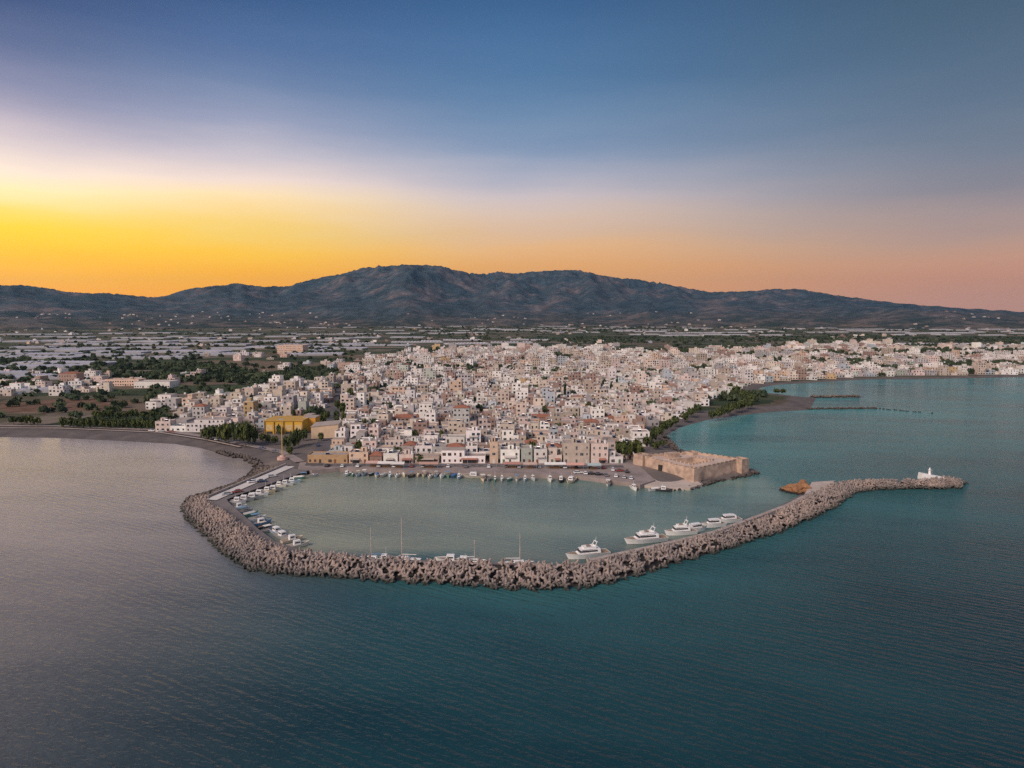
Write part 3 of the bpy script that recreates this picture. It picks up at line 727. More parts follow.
# ------------------------------------------------------------------ town
PAL = [('white', (0.74, 0.70, 0.66), 40), ('cream', (0.62, 0.53, 0.44), 14), ('pale pink', (0.58, 0.47, 0.42), 14), ('light grey', (0.42, 0.40, 0.39), 11), ('peach', (0.58, 0.42, 0.32), 5),
       ('ochre', (0.52, 0.36, 0.19), 1.2), ('pale blue', (0.45, 0.49, 0.52), 2.5), ('rose brown', (0.34, 0.23, 0.19), 9), ('pale green', (0.45, 0.48, 0.42), 1.2), ('beige', (0.48, 0.40, 0.33), 15)]
PAL_W = [p[2] for p in PAL]; PALD = {p[0]: p[1] for p in PAL}
def jit(c, a=0.06):
    k = 1 + random.uniform(-a, a) * 3.2
    return tuple(min(0.85, max(0.02, v * k * (1 + random.uniform(-a, a) * 0.4))) for v in c)
specials = []      # name, label, px centre, base y px, width px, depth m, height m, colour, roof, row
houses = []
def add_house(x, y, w, d, h, cname=None, roof=None, row=None, rot=0.0, label=None, storeys=None, z0=LAND_Z):
    if cname is None: cname = random.choices(PAL, PAL_W)[0][0]
    if roof is None: roof = 'tile' if random.random() < 0.07 else 'flat'
    st = storeys or max(1, round(h / 3.2))
    houses.append(dict(x=x, y=y, w=w, d=d, h=h, c=cname, col=jit(PALD[cname]), roof=roof, row=row, rot=rot, label=label, st=st, z0=z0))
FY = 357.0
for x0, x1, h, cn, roof, d, st, lab in [
    (304, 345, 4.2, 'ochre', 'flat', 9, 1, 'long low ochre building at the corner of the quay and the avenue'),
    (346, 366, 5.6, 'peach', 'flat', 9, 2, 'peach two-storey house next to the long ochre building on the quay'),
    (367, 380, 4.2, 'rose brown', 'tile', 9, 1, 'rose brown house with tiled roof behind the white quay awnings'),
    (381, 396, 5.0, 'white', 'flat', 9, 1, 'white one-storey house behind the white quay awnings'),
    (397, 412, 4.4, 'pale pink', 'flat', 9, 1, 'pale pink one-storey house beside the round quay tree'),
    (413, 438, 3.6, 'beige', 'flat', 7, 1, 'low beige house in front of the round quay tree'),
    (440, 485, 7.0, 'white', 'flat', 10, 2, 'long white two-storey quay building with rows of dark openings'),
    (489, 498, 11.2, 'peach', 'flat', 6.5, 3, 'narrow peach tower house standing on the quay'),
    (500, 520, 7.0, 'white', 'flat', 9, 2, 'white two-storey house right beside the narrow peach tower'),
    (521, 533, 7.8, 'pale green', 'flat', 9, 2, 'pale green two-storey house on the quay front'),
    (534, 548, 7.2, 'white', 'flat', 9, 2, 'white two-storey house behind the white quay kiosk'),
    (549, 563, 8.0, 'cream', 'flat', 9, 2, 'cream two-storey house left of the tall beige quay block'),
    (564, 591, 10.6, 'beige', 'flat', 11, 3, 'tall wide beige quay block of three storeys'),
    (592, 610, 10.2, 'pale pink', 'flat', 10, 3, 'pale pink three-storey block at the fortress end of the quay'),
    (611, 625, 6.4, 'white', 'flat', 8, 2, 'white two-storey house under the dark trees by the fortress')]:
    k = FY / FPX * 1.0
    xa, xb = (x0 - 512) * k, (x1 - 512) * k
    add_house((xa + xb) / 2, FY + d / 2, xb - xa - 0.3, d, h, cn, roof, 1, 0, lab, st)
def special_house(px, py, wpx, d, h, cn, roof, lab, st=None):
    x, y = g2(px, py, LAND_Z); add_house(x, y + d / 2, wpx * y / FPX, d, h, cn, roof, None, 0, lab, st); specials.append((x, y + d / 2, wpx * y / FPX, d))
special_house(630.5, 426, 14, 10, 7.5, 'ochre', 'flat', 'bright ochre yellow block near the promenade trees', 2)
special_house(641, 446.5, 17, 10, 8.5, 'white', 'flat', 'white three-storey block with gridded windows behind the fortress', 3)
special_house(405, 426, 24, 15, 6.0, 'rose brown', 'tile', 'large rose brown building with red tiled roof amid white houses', 2)
special_house(543, 424, 34, 11, 5.0, 'rose brown', 'tile', 'long rose brown building with tiled roof in mid town', 1)
special_house(205, 432, 38, 14, 8.2, 'white', 'flat', 'wide white three-storey block behind the left beach', 3)
special_house(178, 428, 18, 14, 5.0, 'light grey', 'flat', 'low light grey building behind the left beach', 1)
special_house(68, 385, 18, 14, 13.0, 'rose brown', 'tile', 'tall red brown house among the left greenhouses', 3)
special_house(98, 384, 14, 14, 9.0, 'pale pink', 'flat', 'pale pink block beside the tall red brown house', 2)
special_house(122, 386, 34, 16, 7.0, 'peach', 'flat', 'long peach building in the fields beyond the beach', 2)
special_house(152, 388, 36, 20, 6.5, 'white', 'flat', 'long white shed building in the fields beyond the beach', 1)
special_house(290, 353.5, 26, 40, 17, 'peach', 'flat', 'big peach orange factory beyond the green groves', 4)
special_house(342, 369, 30, 20, 8, 'peach', 'flat', 'long peach building at the edge of the green groves', 2)
special_house(357, 447, 15, 12, 8.5, 'light grey', 'flat', 'plain light grey block beside the foot of the avenue', 2)
special_house(160, 404, 20, 14, 8, 'white', 'flat', 'white house alone among trees beyond the beach', 2)
# sports hall footprints etc. kept free
keep = [(g2(284, 434, 2), 40, 26), (g2(325, 438, 2), 30, 26), (g2(283, 448, 2), 40, 30)]
aveX = [p[0] for p in avenue]; aveY = [p[1] for p in avenue]
y = 368.5; row = 2; cand = []
while y < 2050:
    far = np.clip((y - 420) / 900, 0, 1)
    dep = 9.5 + 7 * far + random.uniform(-0.5, 1.0)
    xw = -1600
    lo, hi = -0.80 * y - 40, 0.80 * y + 60
    xw = lo + random.uniform(0, 8)
    while xw < hi:
        w = random.uniform(6.0, 11.0) * (1 + 0.9 * far)
        st = random.choices([1, 2, 3, 4, 5], [40, 44, 13, 2 + 7 * far, 1 + 4 * far])[0]
        if y < 430: st = random.choices([1, 2, 3], [50, 42, 8])[0]
        cand.append((xw + w / 2, y + dep / 2 + random.uniform(-1.2, 1.2), w - random.choice((0.0, 0.2, 0.9)), dep - random.uniform(0.3, 2.5), st, row))
        xw += w + (random.uniform(2.5, 5) if random.random() < 0.13 else 0)
    y += dep + (2.0 + 3 * far if row % 2 == 0 else 0.4); row += 1
ca = np.array([(c[0], c[1]) for c in cand])
gaps = []
ok = in_poly(ca[:, 0], ca[:, 1], town) & (coast_sd(ca[:, 0], ca[:, 1]) > 16)
ok &= ~((ca[:, 1] < 800) & (np.abs(ca[:, 0] - np.interp(ca[:, 1], aveY, aveX)) < 9.5))
dens = fbm(ca[:, 0] / 90, ca[:, 1] / 90, 3, 71)
for i, (x, y, w, d, st, rw) in enumerate(cand):
    if not ok[i]: continue
    leftp = x < np.interp(y, aveY, aveX) if y < 800 else x < -230
    thr = 0.0 if not leftp else 0.40
    if y > 900: thr = max(thr, 0.36 + 0.16 * min(1, (y - 900) / 900))
    if y > 950 and x > 250: thr += 0.06
    if dens[i] < thr or random.random() < (0.03 if y < 520 else 0.09):
        if y > 520 and random.random() < 0.75: gaps.append((x, y))
        continue
    if any(abs(x - sx) < (w + sw) / 2 + 0.5 and abs(y - sy) < (d + sdp) / 2 + 0.5 for sx, sy, sw, sdp in specials): continue
    if any(abs(x - kc[0]) < kw / 2 + w / 2 and abs(y - kc[1]) < kd / 2 + d / 2 for kc, kw, kd in keep): continue
    if y < 372 and -0.0 < x < 0: continue
    # promenade strip by the right-hand beach stays open for its trees
    pxx, pyy = to_px(x, y, LAND_Z)
    if 640 < pxx < 760 and pyy > 470 - (pxx - 600) * 0.47: continue
    add_house(x, y, w, d, st * 3.1 + random.uniform(-0.2, 0.9), None, None, rw, R(random.gauss(0, 1.5) + 7 * (vnoise(np.array(x / 120), np.array(y / 120), 8) - 0.5)), None, st)
# scattered farm houses on the plain
fx = rng.uniform(-1, 1, 1500); fy = rng.uniform(0, 1, 1500)
for a, b in zip(fx, fy):
    py = 320.5 + 90 * b ** 1.8; px = 512 + a * 540
    x, y = g2(px, py, LAND_Z)
    if py > 428 or y > 5200: continue
    if in_poly(np.array(x), np.array(y), town) or coast_sd(np.array([[x]]), np.array([[y]]))[0, 0] < 45: continue
    if vnoise(np.array(x / 260), np.array(y / 260), 15) < 0.56: continue
    if any(abs(x - sx) < 20 and abs(y - sy) < 20 for sx, sy, sw, sdp in specials): continue
    add_house(x, y, random.uniform(9, 18), random.uniform(8, 13), random.choice((1, 1, 2, 2, 3)) * 3.2, None, None, None, R(random.uniform(-20, 20)), None, None, LAND_Z + max(0, min(14, (y - 2600) * 0.004)))

nf = 0
while nf < 170:
    ia, ir = random.randrange(60, 840), random.randrange(2, 78)
    zz_ = MZ[ia, ir]; xx_, yy_ = MX[ia, ir], MY[ia, ir]
    if not (6 < zz_ < 110) or vnoise(np.array(xx_ / 420), np.array(yy_ / 420), 61) < 0.6: continue
    add_house(xx_, yy_, random.uniform(10, 20), random.uniform(9, 14), random.choice((1, 2, 2)) * 3.2, random.choice(('beige', 'rose brown', 'light grey', 'cream')), None, None, 0, None, None, zz_); nf += 1
def seen(hh):
    px, py = to_px(hh['x'], hh['y'] - hh['d'] / 2, hh['z0'] + hh['h'])
    return -8 < px < 1032
vis = [h for h in houses if seen(h)]
lab_ = [h for h in vis if h['label']]
rest_ = sorted([h for h in vis if not h['label']], key=lambda h: h['y'] - h['d'] / 2)
solo = lab_ + rest_[:292 - len(lab_)]
solo_ids = {id(h) for h in solo}
mass = [h for h in houses if id(h) not in solo_ids and -400 < to_px(h['x'], h['y'], 2)[0] < 1424]

# shared part meshes
def win_mesh(w, h):
    m = MB(); m.box((0, -0.03, 0), (w + 0.24, 0.10, h + 0.2), 0, 0, True); m.box((0, -0.075, 0.1), (w, 0.06, h), 0, 1, True); m.box((0, -0.115, 0.1), (0.07, 0.03, h), 0, 0, True)
    return m.mesh('window', [M_shutter, M_window])
W_SMALL, W_TALL, W_WIDE = win_mesh(0.8, 1.15), win_mesh(0.9, 1.95), win_mesh(1.6, 1.35)
m = MB(); m.box((0, -0.04, 0), (1.15, 0.12, 2.2), 0, 0, True); m.box((0, -0.11, 0.1), (0.85, 0.05, 1.9), 0, 0, True); DOOR = m.mesh('door', [M_shutter])
m = MB(); m.cyl((-0.0, 0, 0.5), (0, 0, 1.7), 0.55, 0.55, 10); m.box((0, 0, 0), (0.9, 0.9, 0.5)); TANK = m.mesh('water_tank', [M_white])
m = MB(); m.quad([(-1, -0.7, 0.25), (1, -0.7, 0.25), (1, 0.7, 1.3), (-1, 0.7, 1.3)], 0); m.cyl((-0.9, 0.75, 1.35), (0.9, 0.75, 1.35), 0.28, 0.28, 8, 1); m.box((0, 0.7, 0), (1.8, 0.1, 1.1), 0, 1); SOLAR = m.mesh('solar_heater', [M_solar, M_metal])
SHUT = [(0.30, 0.16, 0.08), (0.08, 0.16, 0.26), (0.10, 0.18, 0.12), (0.5, 0.48, 0.44), (0.62, 0.6, 0.56), (0.22, 0.10, 0.06)]
SHUTN = ['brown', 'blue', 'green', 'grey', 'pale', 'dark red']
def build_house(hh, detail, label, group):
    w, d, h = hh['w'], hh['d'], hh['h']; st = hh['st']
    t = thing('town_house', label, 'house', (hh['x'], hh['y'], hh['z0'] - 0.05), hh['rot'], group)
    par = 0.55; flat = hh['roof'] == 'flat'; sh = h / st
    up = hh.get('up') if flat and st > 1 else None
    m = MB(); h0 = h
    if up:
        h0 = h - sh; m.box((0, 0, -1.5), (w, d, h0 + 1.5), 0, 0, False, 1)
        m.box(((up[0] + up[1]) / 2 * w, up[2] / 2, h0 - 0.2), ((up[1] - up[0]) * w - 0.01, d - up[2] - 0.01, sh + 0.2), 0, 0, False, 1)
    else: m.box((0, 0, -1.5), (w, d, h + 1.5), 0, 0, False, 1)
    def clear(x, f, ww): return not (up and f == st - 1 and not (up[0] * w + ww < x < up[1] * w - ww))
    fy = lambda f: -d / 2 + (up[2] if up and f == st - 1 else 0)
    if not detail:
        for f in range(st):
            nc = max(1, int(w / 2.7))
            for k in range(nc):
                if random.random() < 0.12: continue
                x = -w / 2 + (k + 0.5) * w / nc; z = f * sh + (0.3 if random.random() < 0.25 else 0.95); hgt = 1.95 if z < f * sh + 0.5 else 1.25; ww = random.choice((0.5, 0.55, 0.85))
                if not clear(x, f, ww): continue
                m.quad([(x - ww, fy(f) - 0.03, z), (x + ww, fy(f) - 0.03, z), (x + ww, fy(f) - 0.03, z + hgt), (x - ww, fy(f) - 0.03, z + hgt)], 2)
            for sx in (-1, 1):
                for k in range(max(1, int(d / 4))):
                    if random.random() < 0.35 or (up and f == st - 1): continue
                    y = -d / 2 + (k + 0.5) * d / max(1, int(d / 4)); z = f * sh + 0.95; X_ = sx * (w / 2 + 0.03)
                    q_ = [(X_, y - 0.5, z), (X_, y + 0.5, z), (X_, y + 0.5, z + 1.25), (X_, y - 0.5, z + 1.25)]
                    m.quad(q_ if sx > 0 else q_[::-1], 2)
    link('walls', m.mesh('walls', [M_plaster, M_roof, M_window]), t, color=hh['col'])
    sc_i = hh.get('shut', 0); scol = SHUT[sc_i]
    if flat:
        m = MB()
        for cx, cy, sx, sy in ((0, -d / 2 + 0.1, w, 0.2), (0, d / 2 - 0.1, w, 0.2), (-w / 2 + 0.1, 0, 0.2, d - 0.4), (w / 2 - 0.1, 0, 0.2, d - 0.4)): m.box((cx, cy, h0 + 0.002), (sx, sy, par))
        link('parapet', m.mesh('parapet', [M_plaster]), t, color=hh['col'])
    else:
        m = MB(); o = 0.35; rz = h + 1.7
        pts = [(-w / 2 - o, -d / 2 - o), (w / 2 + o, -d / 2 - o), (w / 2 + o, d / 2 + o), (-w / 2 - o, d / 2 + o)]; rx_ = max(0.3, w / 2 - d / 2 + 0.3) if w > d else 0.3
        A_, B_, C_, D_ = [(x, y_, h + 0.02) for x, y_ in pts]; E_, F_ = (-rx_, 0, rz), (rx_, 0, rz)
        m.quad([A_, B_, F_, E_]); m.quad([C_, D_, E_, F_]); m.quad([B_, C_, F_]); m.quad([D_, A_, E_]); m.quad([D_, C_, B_, A_])
        link('roof', m.mesh('roof', [M_tile]), t)
    if up: bxx = (up[0] + up[1]) / 2 * w
    if hh.get('bulk') and flat and not up:
        m = MB(); bx = hh['bulk']; m.box((bx[0], bx[1], h + 0.003), (min(3.2, w * 0.45), min(3.4, d * 0.4), 2.3), 0, 0, False, 1); m.box((bx[0], bx[1] - min(3.4, d * 0.4) / 2 - 0.02, h + 0.1), (0.8, 0.06, 1.8), 0, 2)
        link('stair_house', m.mesh('stair_house', [M_plaster, M_roof, M_window]), t, color=hh['col'])
    if hh.get('tank') and flat: link('water_tank', TANK, t, ((hh['tank'][0] if not up else bxx), hh['tank'][1] + (2.0 if up else 0), h + 0.003))
    if hh.get('solar') and flat and not (up and hh.get('tank')): link('solar_heater', SOLAR, t, ((hh['solar'][0] if not up else bxx), (hh['solar'][1] if not up else 0.2 * d), h + 0.003), random.uniform(-0.4, 0.4))
    if detail:
        nc = max(1, int(w / 2.6)); dk_ = random.randrange(nc)
        for f in range(st):
            for k in range(nc):
                x = -w / 2 + (k + 0.5) * w / nc; z = f * sh
                if f == 0 and k == dk_: link('door', DOOR, t, (x, -d / 2, z + 0.05), 0, scol); continue
                if random.random() < 0.10: continue
                wm, zz = random.choice(((W_SMALL, 0.9), (W_SMALL, 0.9), (W_TALL, 0.2), (W_WIDE, 0.7)))
                if wm is W_WIDE and w / nc < 2.5: wm = W_SMALL
                if not clear(x, f, 0.7): continue
                link('window', wm, t, (x, fy(f), z + zz), 0, scol)
            for sx in (-1, 1):
                if (hh['x'] > 0) == (sx < 0) and not (up and f == st - 1):
                    for k in range(max(1, int(d / 4.5))):
                        y_ = -d / 2 + (k + 0.5) * d / max(1, int(d / 4.5)); link('window', W_SMALL, t, (sx * w / 2, y_, f * sh + 0.9), sx * math.pi / 2, scol)
        if random.random() < 0.55:
            m = MB(); sw_ = random.uniform(0.3, 0.55) * w; sx_ = random.uniform(-0.2, 0.2) * w; m.box((sx_, -d / 2 - 0.12, 0.05), (sw_, 0.12, 2.5), 0, 0, True); link('shop_front', m.mesh('shop_front', [M_window]), t)
            m = MB(); dp = random.uniform(1.4, 2.6); m.loft([[(sx_ - sw_ * 0.6, -d / 2 - 0.2, 3.0), (sx_ + sw_ * 0.6, -d / 2 - 0.2, 3.0)], [(sx_ - sw_ * 0.6, -d / 2 - dp, 2.45), (sx_ + sw_ * 0.6, -d / 2 - dp, 2.45)], [(sx_ - sw_ * 0.6, -d / 2 - dp, 2.2), (sx_ + sw_ * 0.6, -d / 2 - dp, 2.2)]], 0)
            link('awning', m.mesh('house_awning', [M_canvas]), t, color=random.choice(((0.55, 0.5, 0.45), (0.35, 0.16, 0.12), (0.40, 0.33, 0.28), (0.16, 0.20, 0.22), (0.5, 0.36, 0.24))))
        if hh.get('balc') and st > 1:
            for f in range(1, st - (1 if up else 0)):
                m = MB(); bw_ = w * 0.62; m.box((0, -d / 2 - 0.6, f * sh - 0.12), (bw_, 1.2, 0.14), 0, 0, True)
                m.box((0, -d / 2 - 1.17, f * sh + 0.02), (bw_, 0.06, 0.9), 0, 0, True)
                for e in (-1, 1): m.box((e * (bw_ / 2 - 0.03), -d / 2 - 0.58, f * sh + 0.02), (0.06, 1.1, 0.9), 0, 0, True)
                link('balcony', m.mesh('balcony', [M_plaster]), t, color=jit((0.6, 0.56, 0.52)))
    return t
for hh in solo:
    hh['shut'] = random.randrange(6)
    if random.random() < 0.6: hh['bulk'] = (random.uniform(-0.22, 0.22) * hh['w'], random.uniform(0.0, 0.25) * hh['d'])
    if random.random() < 0.45: hh['tank'] = (random.choice((-0.36, 0.36)) * hh['w'], random.uniform(-0.3, -0.1) * hh['d'])
    if random.random() < 0.40: hh['solar'] = (random.uniform(-0.2, 0.2) * hh['w'], -0.28 * hh['d'])
    hh['balc'] = random.random() < 0.45
    if hh['st'] > 1 and random.random() < 0.62 and hh['w'] > 6:
        fr = random.uniform(0.45, 0.8); hh['up'] = ((-0.5, -0.5 + fr) if random.random() < 0.5 else (0.5 - fr, 0.5)) + (random.choice((0.0, 1.2, 2.4)),)
        hh.pop('bulk', None)
def house_desc(hh):
    s_ = f"{hh['c']} {NUM[hh['st']]}-storey house"
    if hh['roof'] == 'tile': return s_ + ' under red tiles'
    if hh.get('up') and hh.get('tank'): return s_ + ' with terrace and tank'
    if hh.get('up'): return s_ + ' with stepped terrace'
    if hh.get('tank'): return s_ + ' with roof tank'
    if hh.get('bulk') and hh.get('solar'): return s_ + ' with solar heater'
    if hh.get('bulk'): return s_ + ' with roof hut'
    return s_
rows = {}
for hh in solo:
    if hh['label'] is None:
        if hh['row'] is None: rows.setdefault(('farm', 0), []).append(hh)
        else: rows.setdefault((hh['row'], bool(hh['x'] > np.interp(hh['y'], aveY, aveX))), []).append(hh)
for (rw, right), lst in rows.items():
    lst.sort(key=lambda h: h['x'])
    if rw != 'farm' and not right: lst = lst[::-1]
    for i, hh in enumerate(lst):
        if rw == 'farm': hh['label'] = f"{house_desc(hh)}, {nth(i + 1)} from left among the outlying field houses"
        else: hh['label'] = f"{house_desc(hh)}, {nth(i + 1)} {'right' if right else 'left'} of avenue, {nth(rw)} row inland"
def near_depth(h): return h['y'] - h['d'] / 2
order = sorted(solo, key=near_depth)
for i, hh in enumerate(order):
    build_house(hh, i < 95, hh['label'], 'flat roofed houses of the harbour town')

# the remaining houses: one body of far houses
V, FQ, MI, CC = [], [], [], []
def qbox(cx, cy, z0, sx, sy, h, rot, col, top):
    ca, sa = math.cos(rot), math.sin(rot); b = len(V)
    for z in (z0, z0 + h):
        for x, y_ in ((-sx / 2, -sy / 2), (sx / 2, -sy / 2), (sx / 2, sy / 2), (-sx / 2, sy / 2)): V.append((cx + x * ca - y_ * sa, cy + x * sa + y_ * ca, z))
    for f in ((0, 1, 5, 4), (1, 2, 6, 5), (3, 0, 4, 7), (2, 3, 7, 6)): FQ.append([b + k for k in f]); MI.append(0); CC.append(col)
    FQ.append([b + 4, b + 5, b + 6, b + 7]); MI.append(0); CC.append(top)
def qwin_shadow(hh, lx, ly, z, w, h, side):  # oversized dark quads: window glass plus painted balcony shadow
    ca, sa = math.cos(hh['rot']), math.sin(hh['rot']); b = len(V)
    pts = [(lx - w / 2, ly), (lx + w / 2, ly)] if side == 0 else ([(lx, ly - w / 2), (lx, ly + w / 2)] if side > 0 else [(lx, ly + w / 2), (lx, ly - w / 2)])
    for (x, y_), zz in ((pts[0], z), (pts[1], z), (pts[1], z + h), (pts[0], z + h)): V.append((hh['x'] + x * ca - y_ * sa, hh['y'] + x * sa + y_ * ca, zz))
    FQ.append([b, b + 1, b + 2, b + 3]); MI.append(1); CC.append((0.04, 0.04, 0.05))
for hh in mass:
    w, d, h, z0, st = hh['w'], hh['d'], hh['h'], hh['z0'], hh['st']
    top = (0.33, 0.14, 0.09) if hh['roof'] == 'tile' else jit(random.choice(((0.40, 0.34, 0.30), (0.48, 0.41, 0.36), (0.28, 0.24, 0.22), (0.54, 0.47, 0.42))))
    upx = None
    if st > 1 and random.random() < 0.65:
        fr = random.uniform(0.4, 0.8); upx = (random.choice((-1, 1)) * (1 - fr) / 2 * w, fr * w); sh_ = h / st; back = random.choice((0, 1.5, 2.5))
        ca_, sa_ = math.cos(hh['rot']), math.sin(hh['rot'])
        qbox(hh['x'], hh['y'], z0 - 1, w, d, h - sh_ + 1, hh['rot'], hh['col'], top)
        qbox(hh['x'] + upx[0] * ca_ - back / 2 * sa_, hh['y'] + upx[0] * sa_ + back / 2 * ca_, z0 + h - sh_ - 0.3, upx[1] - 0.02, d - back - 0.02, sh_ + 0.3, hh['rot'], hh['col'], top)
    else: qbox(hh['x'], hh['y'], z0 - 1, w, d, h + 1, hh['rot'], hh['col'], top)
    if random.random() < 0.22: qbox(hh['x'] + random.uniform(-0.3, 0.3) * w, hh['y'] - 0.2 * d, z0 + h - (h / st if upx else 0) + 2.1, w * 0.35, d * 0.3, 0.15, hh['rot'], (0.10, 0.07, 0.05), random.choice(((0.10, 0.08, 0.07), (0.22, 0.1, 0.07), (0.2, 0.19, 0.18))))
    r_ = random.random() if not upx else 0.7
    if r_ < 0.6: qbox(hh['x'] + random.uniform(-0.25, 0.25) * w, hh['y'] + random.uniform(-0.1, 0.25) * d, z0 + h, min(4, w * 0.4), min(4, d * 0.4), 2.4, hh['rot'], hh['col'], top)
    if r_ > 0.4: qbox(hh['x'] + random.uniform(-0.35, 0.35) * w, hh['y'] - 0.25 * d, z0 + h, 1.4, 1.2, 1.3, hh['rot'], (0.7, 0.7, 0.68), (0.7, 0.7, 0.68))
    if hh['y'] < 1500:
        sh = h / st; nc = max(1, int(w / 3.2))
        for f in range(st):
            wide = random.random() < 0.3
            for k in range(nc):
                xw_ = -w / 2 + (k + 0.5) * w / nc
                if random.random() < 0.2 or (upx and f == st - 1 and abs(xw_ - upx[0]) > upx[1] / 2 - 0.8): continue
                qwin_shadow(hh, xw_, -d / 2 - 0.05 + (back if upx and f == st - 1 else 0), z0 + f * sh + 0.6, 2.0 if wide else random.uniform(1.0, 1.5), random.uniform(1.3, 2.0), 0)
            sx = -1 if hh['x'] > 0 else 1
            for k in range(max(1, int(d / 4.5))):
                if random.random() < 0.3 or (upx and f == st - 1): continue
                qwin_shadow(hh, sx * (w / 2 + 0.05), -d / 2 + (k + 0.5) * d / max(1, int(d / 4.5)), z0 + f * sh + 0.8, 1.2, 1.4, sx)
me = bpy.data.meshes.new('far_houses'); fill_mesh(me, V, FQ)
me.materials.append(M_plaster_far); me.materials.append(M_window); me.polygons.foreach_set('material_index', MI)
at = me.attributes.new('col', 'FLOAT_COLOR', 'FACE'); at.data.foreach_set('color', np.array([(*c, 1) for c in CC], np.float32).ravel())
tag(link('far_houses', me), 'dense mass of pale flat roofed houses filling the town behind', 'houses', None, 'stuff')
print('houses', len(houses), 'solo', len(solo), 'mass', len(mass))

# ---- sports hall, beige hall, mast
hx, hy = g2(284, 434, 2)
s_ = hy / FPX
hall = thing('sports_hall', 'yellow sports hall with dark frame columns behind the shore trees', 'hall', (hx, hy, 1.95), 0.0)
W_, D_, H_ = 39 * s_, 20, 8.6
m = MB(); m.box((0, D_ / 2, -1), (W_, D_, H_ + 1), 0, 0, False, 1); link('walls', m.mesh('hall_walls', [simple('yellow_render', (0.62, 0.37, 0.05), 0.9, 0.2, 0.3), M_tile]), hall)
m = MB(); m.box((0, D_ / 2, H_ + 0.003), (W_ + 0.8, D_ + 0.8, 0.7)); link('roof', m.mesh('hall_roof', [simple('ochre_fascia', (0.50, 0.30, 0.08), 0.9)]), hall)
for k in range(5):
    m = MB(); m.box((-W_ / 2 + k * W_ / 4 * 0.985 + 0.2, -0.25, -1), (0.45, 0.5, H_ + 1)); link('column', m.mesh('hall_column', [M_wood]), hall)
for k in range(4):
    m = MB(); x = -W_ / 2 + (k + 0.5) * W_ / 4; m.box((x, -0.04, 2.6), (W_ / 4 - 2.0, 0.08, 3.6), 0, 0, True); link('window', m.mesh('hall_window', [simple('milky_panel', (0.62, 0.45, 0.22), 0.5)]), hall)
    m = MB(); m.box((x, -0.05, 0.2), (W_ / 4 - 2.2, 0.1, 1.6), 0, 0, True); link('door', m.mesh('hall_door', [M_window]), hall)
x, y = g2(310, 431, 2)
blk = thing('stair_block', 'orange block joined to the right end of the yellow sports hall', 'building', (x, y, 1.95))
m = MB(); m.box((0, 5, -1), (12 * y / FPX, 11, 10.2)); link('walls', m.mesh('block_walls', [simple('orange_render', (0.66, 0.33, 0.06), 0.9, 0.25, 0.3)]), blk)
m = MB(); m.box((0, 5, 9.203), (12 * y / FPX + 0.5, 11.5, 0.4)); link('roof', m.mesh('block_roof', [M_roof]), blk)
x, y = g2(325, 438.5, 2)
bh = thing('blank_hall', 'windowless beige hall with slanting roof beside the avenue', 'hall', (x, y, 1.95), R(6))
w2 = 27 * y / FPX
m = MB(); m.loft([[(-w2 / 2, 0, -1), (w2 / 2, 0, -1), (w2 / 2, 18, -1), (-w2 / 2, 18, -1)], [(-w2 / 2, 0, 7.6), (w2 / 2, 0, 9.0), (w2 / 2, 18, 9.0), (-w2 / 2, 18, 7.6)]], 0, True, False, False)
link('walls', m.mesh('blank_walls', [simple('beige_render', (0.62, 0.46, 0.31), 0.95, 0.2, 0.25)]), bh)
m = MB(); o = 0.3; m.loft([[(-w2 / 2 - o, -o, 7.6), (w2 / 2 + o, -o, 9.02), (w2 / 2 + o, 18 + o, 9.02), (-w2 / 2 - o, 18 + o, 7.6)], [(-w2 / 2 - o, -o, 7.9), (w2 / 2 + o, -o, 9.3), (w2 / 2 + o, 18 + o, 9.3), (-w2 / 2 - o, 18 + o, 7.9)]], 0, True, True, True)
link('roof', m.mesh('blank_roof', [M_roof]), bh)
mp_ = Vector(g(282.5, 459, 2.3))
mast = thing('light_mast', 'tall slender yellow mast on a round pink plinth at the breakwater root', 'mast', mp_)
m = MB(); m.cyl((0, 0, 0.5), (0, 0, 22), 0.25, 0.17, 8); link('pole', m.mesh('mast_pole', [simple('yellow_paint', (0.60, 0.40, 0.10), 0.6)]), mast)
m = MB(); m.box((0, 0, 21.6), (2.2, 0.4, 0.6), 0, 0, True); link('lamp_head', m.mesh('lamp_head', [M_metal]), mast)
m = MB(); m.cyl((0, 0, -0.3), (0, 0, 1.3), 2.9, 2.7, 20); m.cyl((0, 0, 1.3), (0, 0, 2.2), 1.6, 1.3, 16); link('plinth', m.mesh('mast_plinth', [simple('pink_stone', (0.55, 0.36, 0.30), 0.9)]), mast)

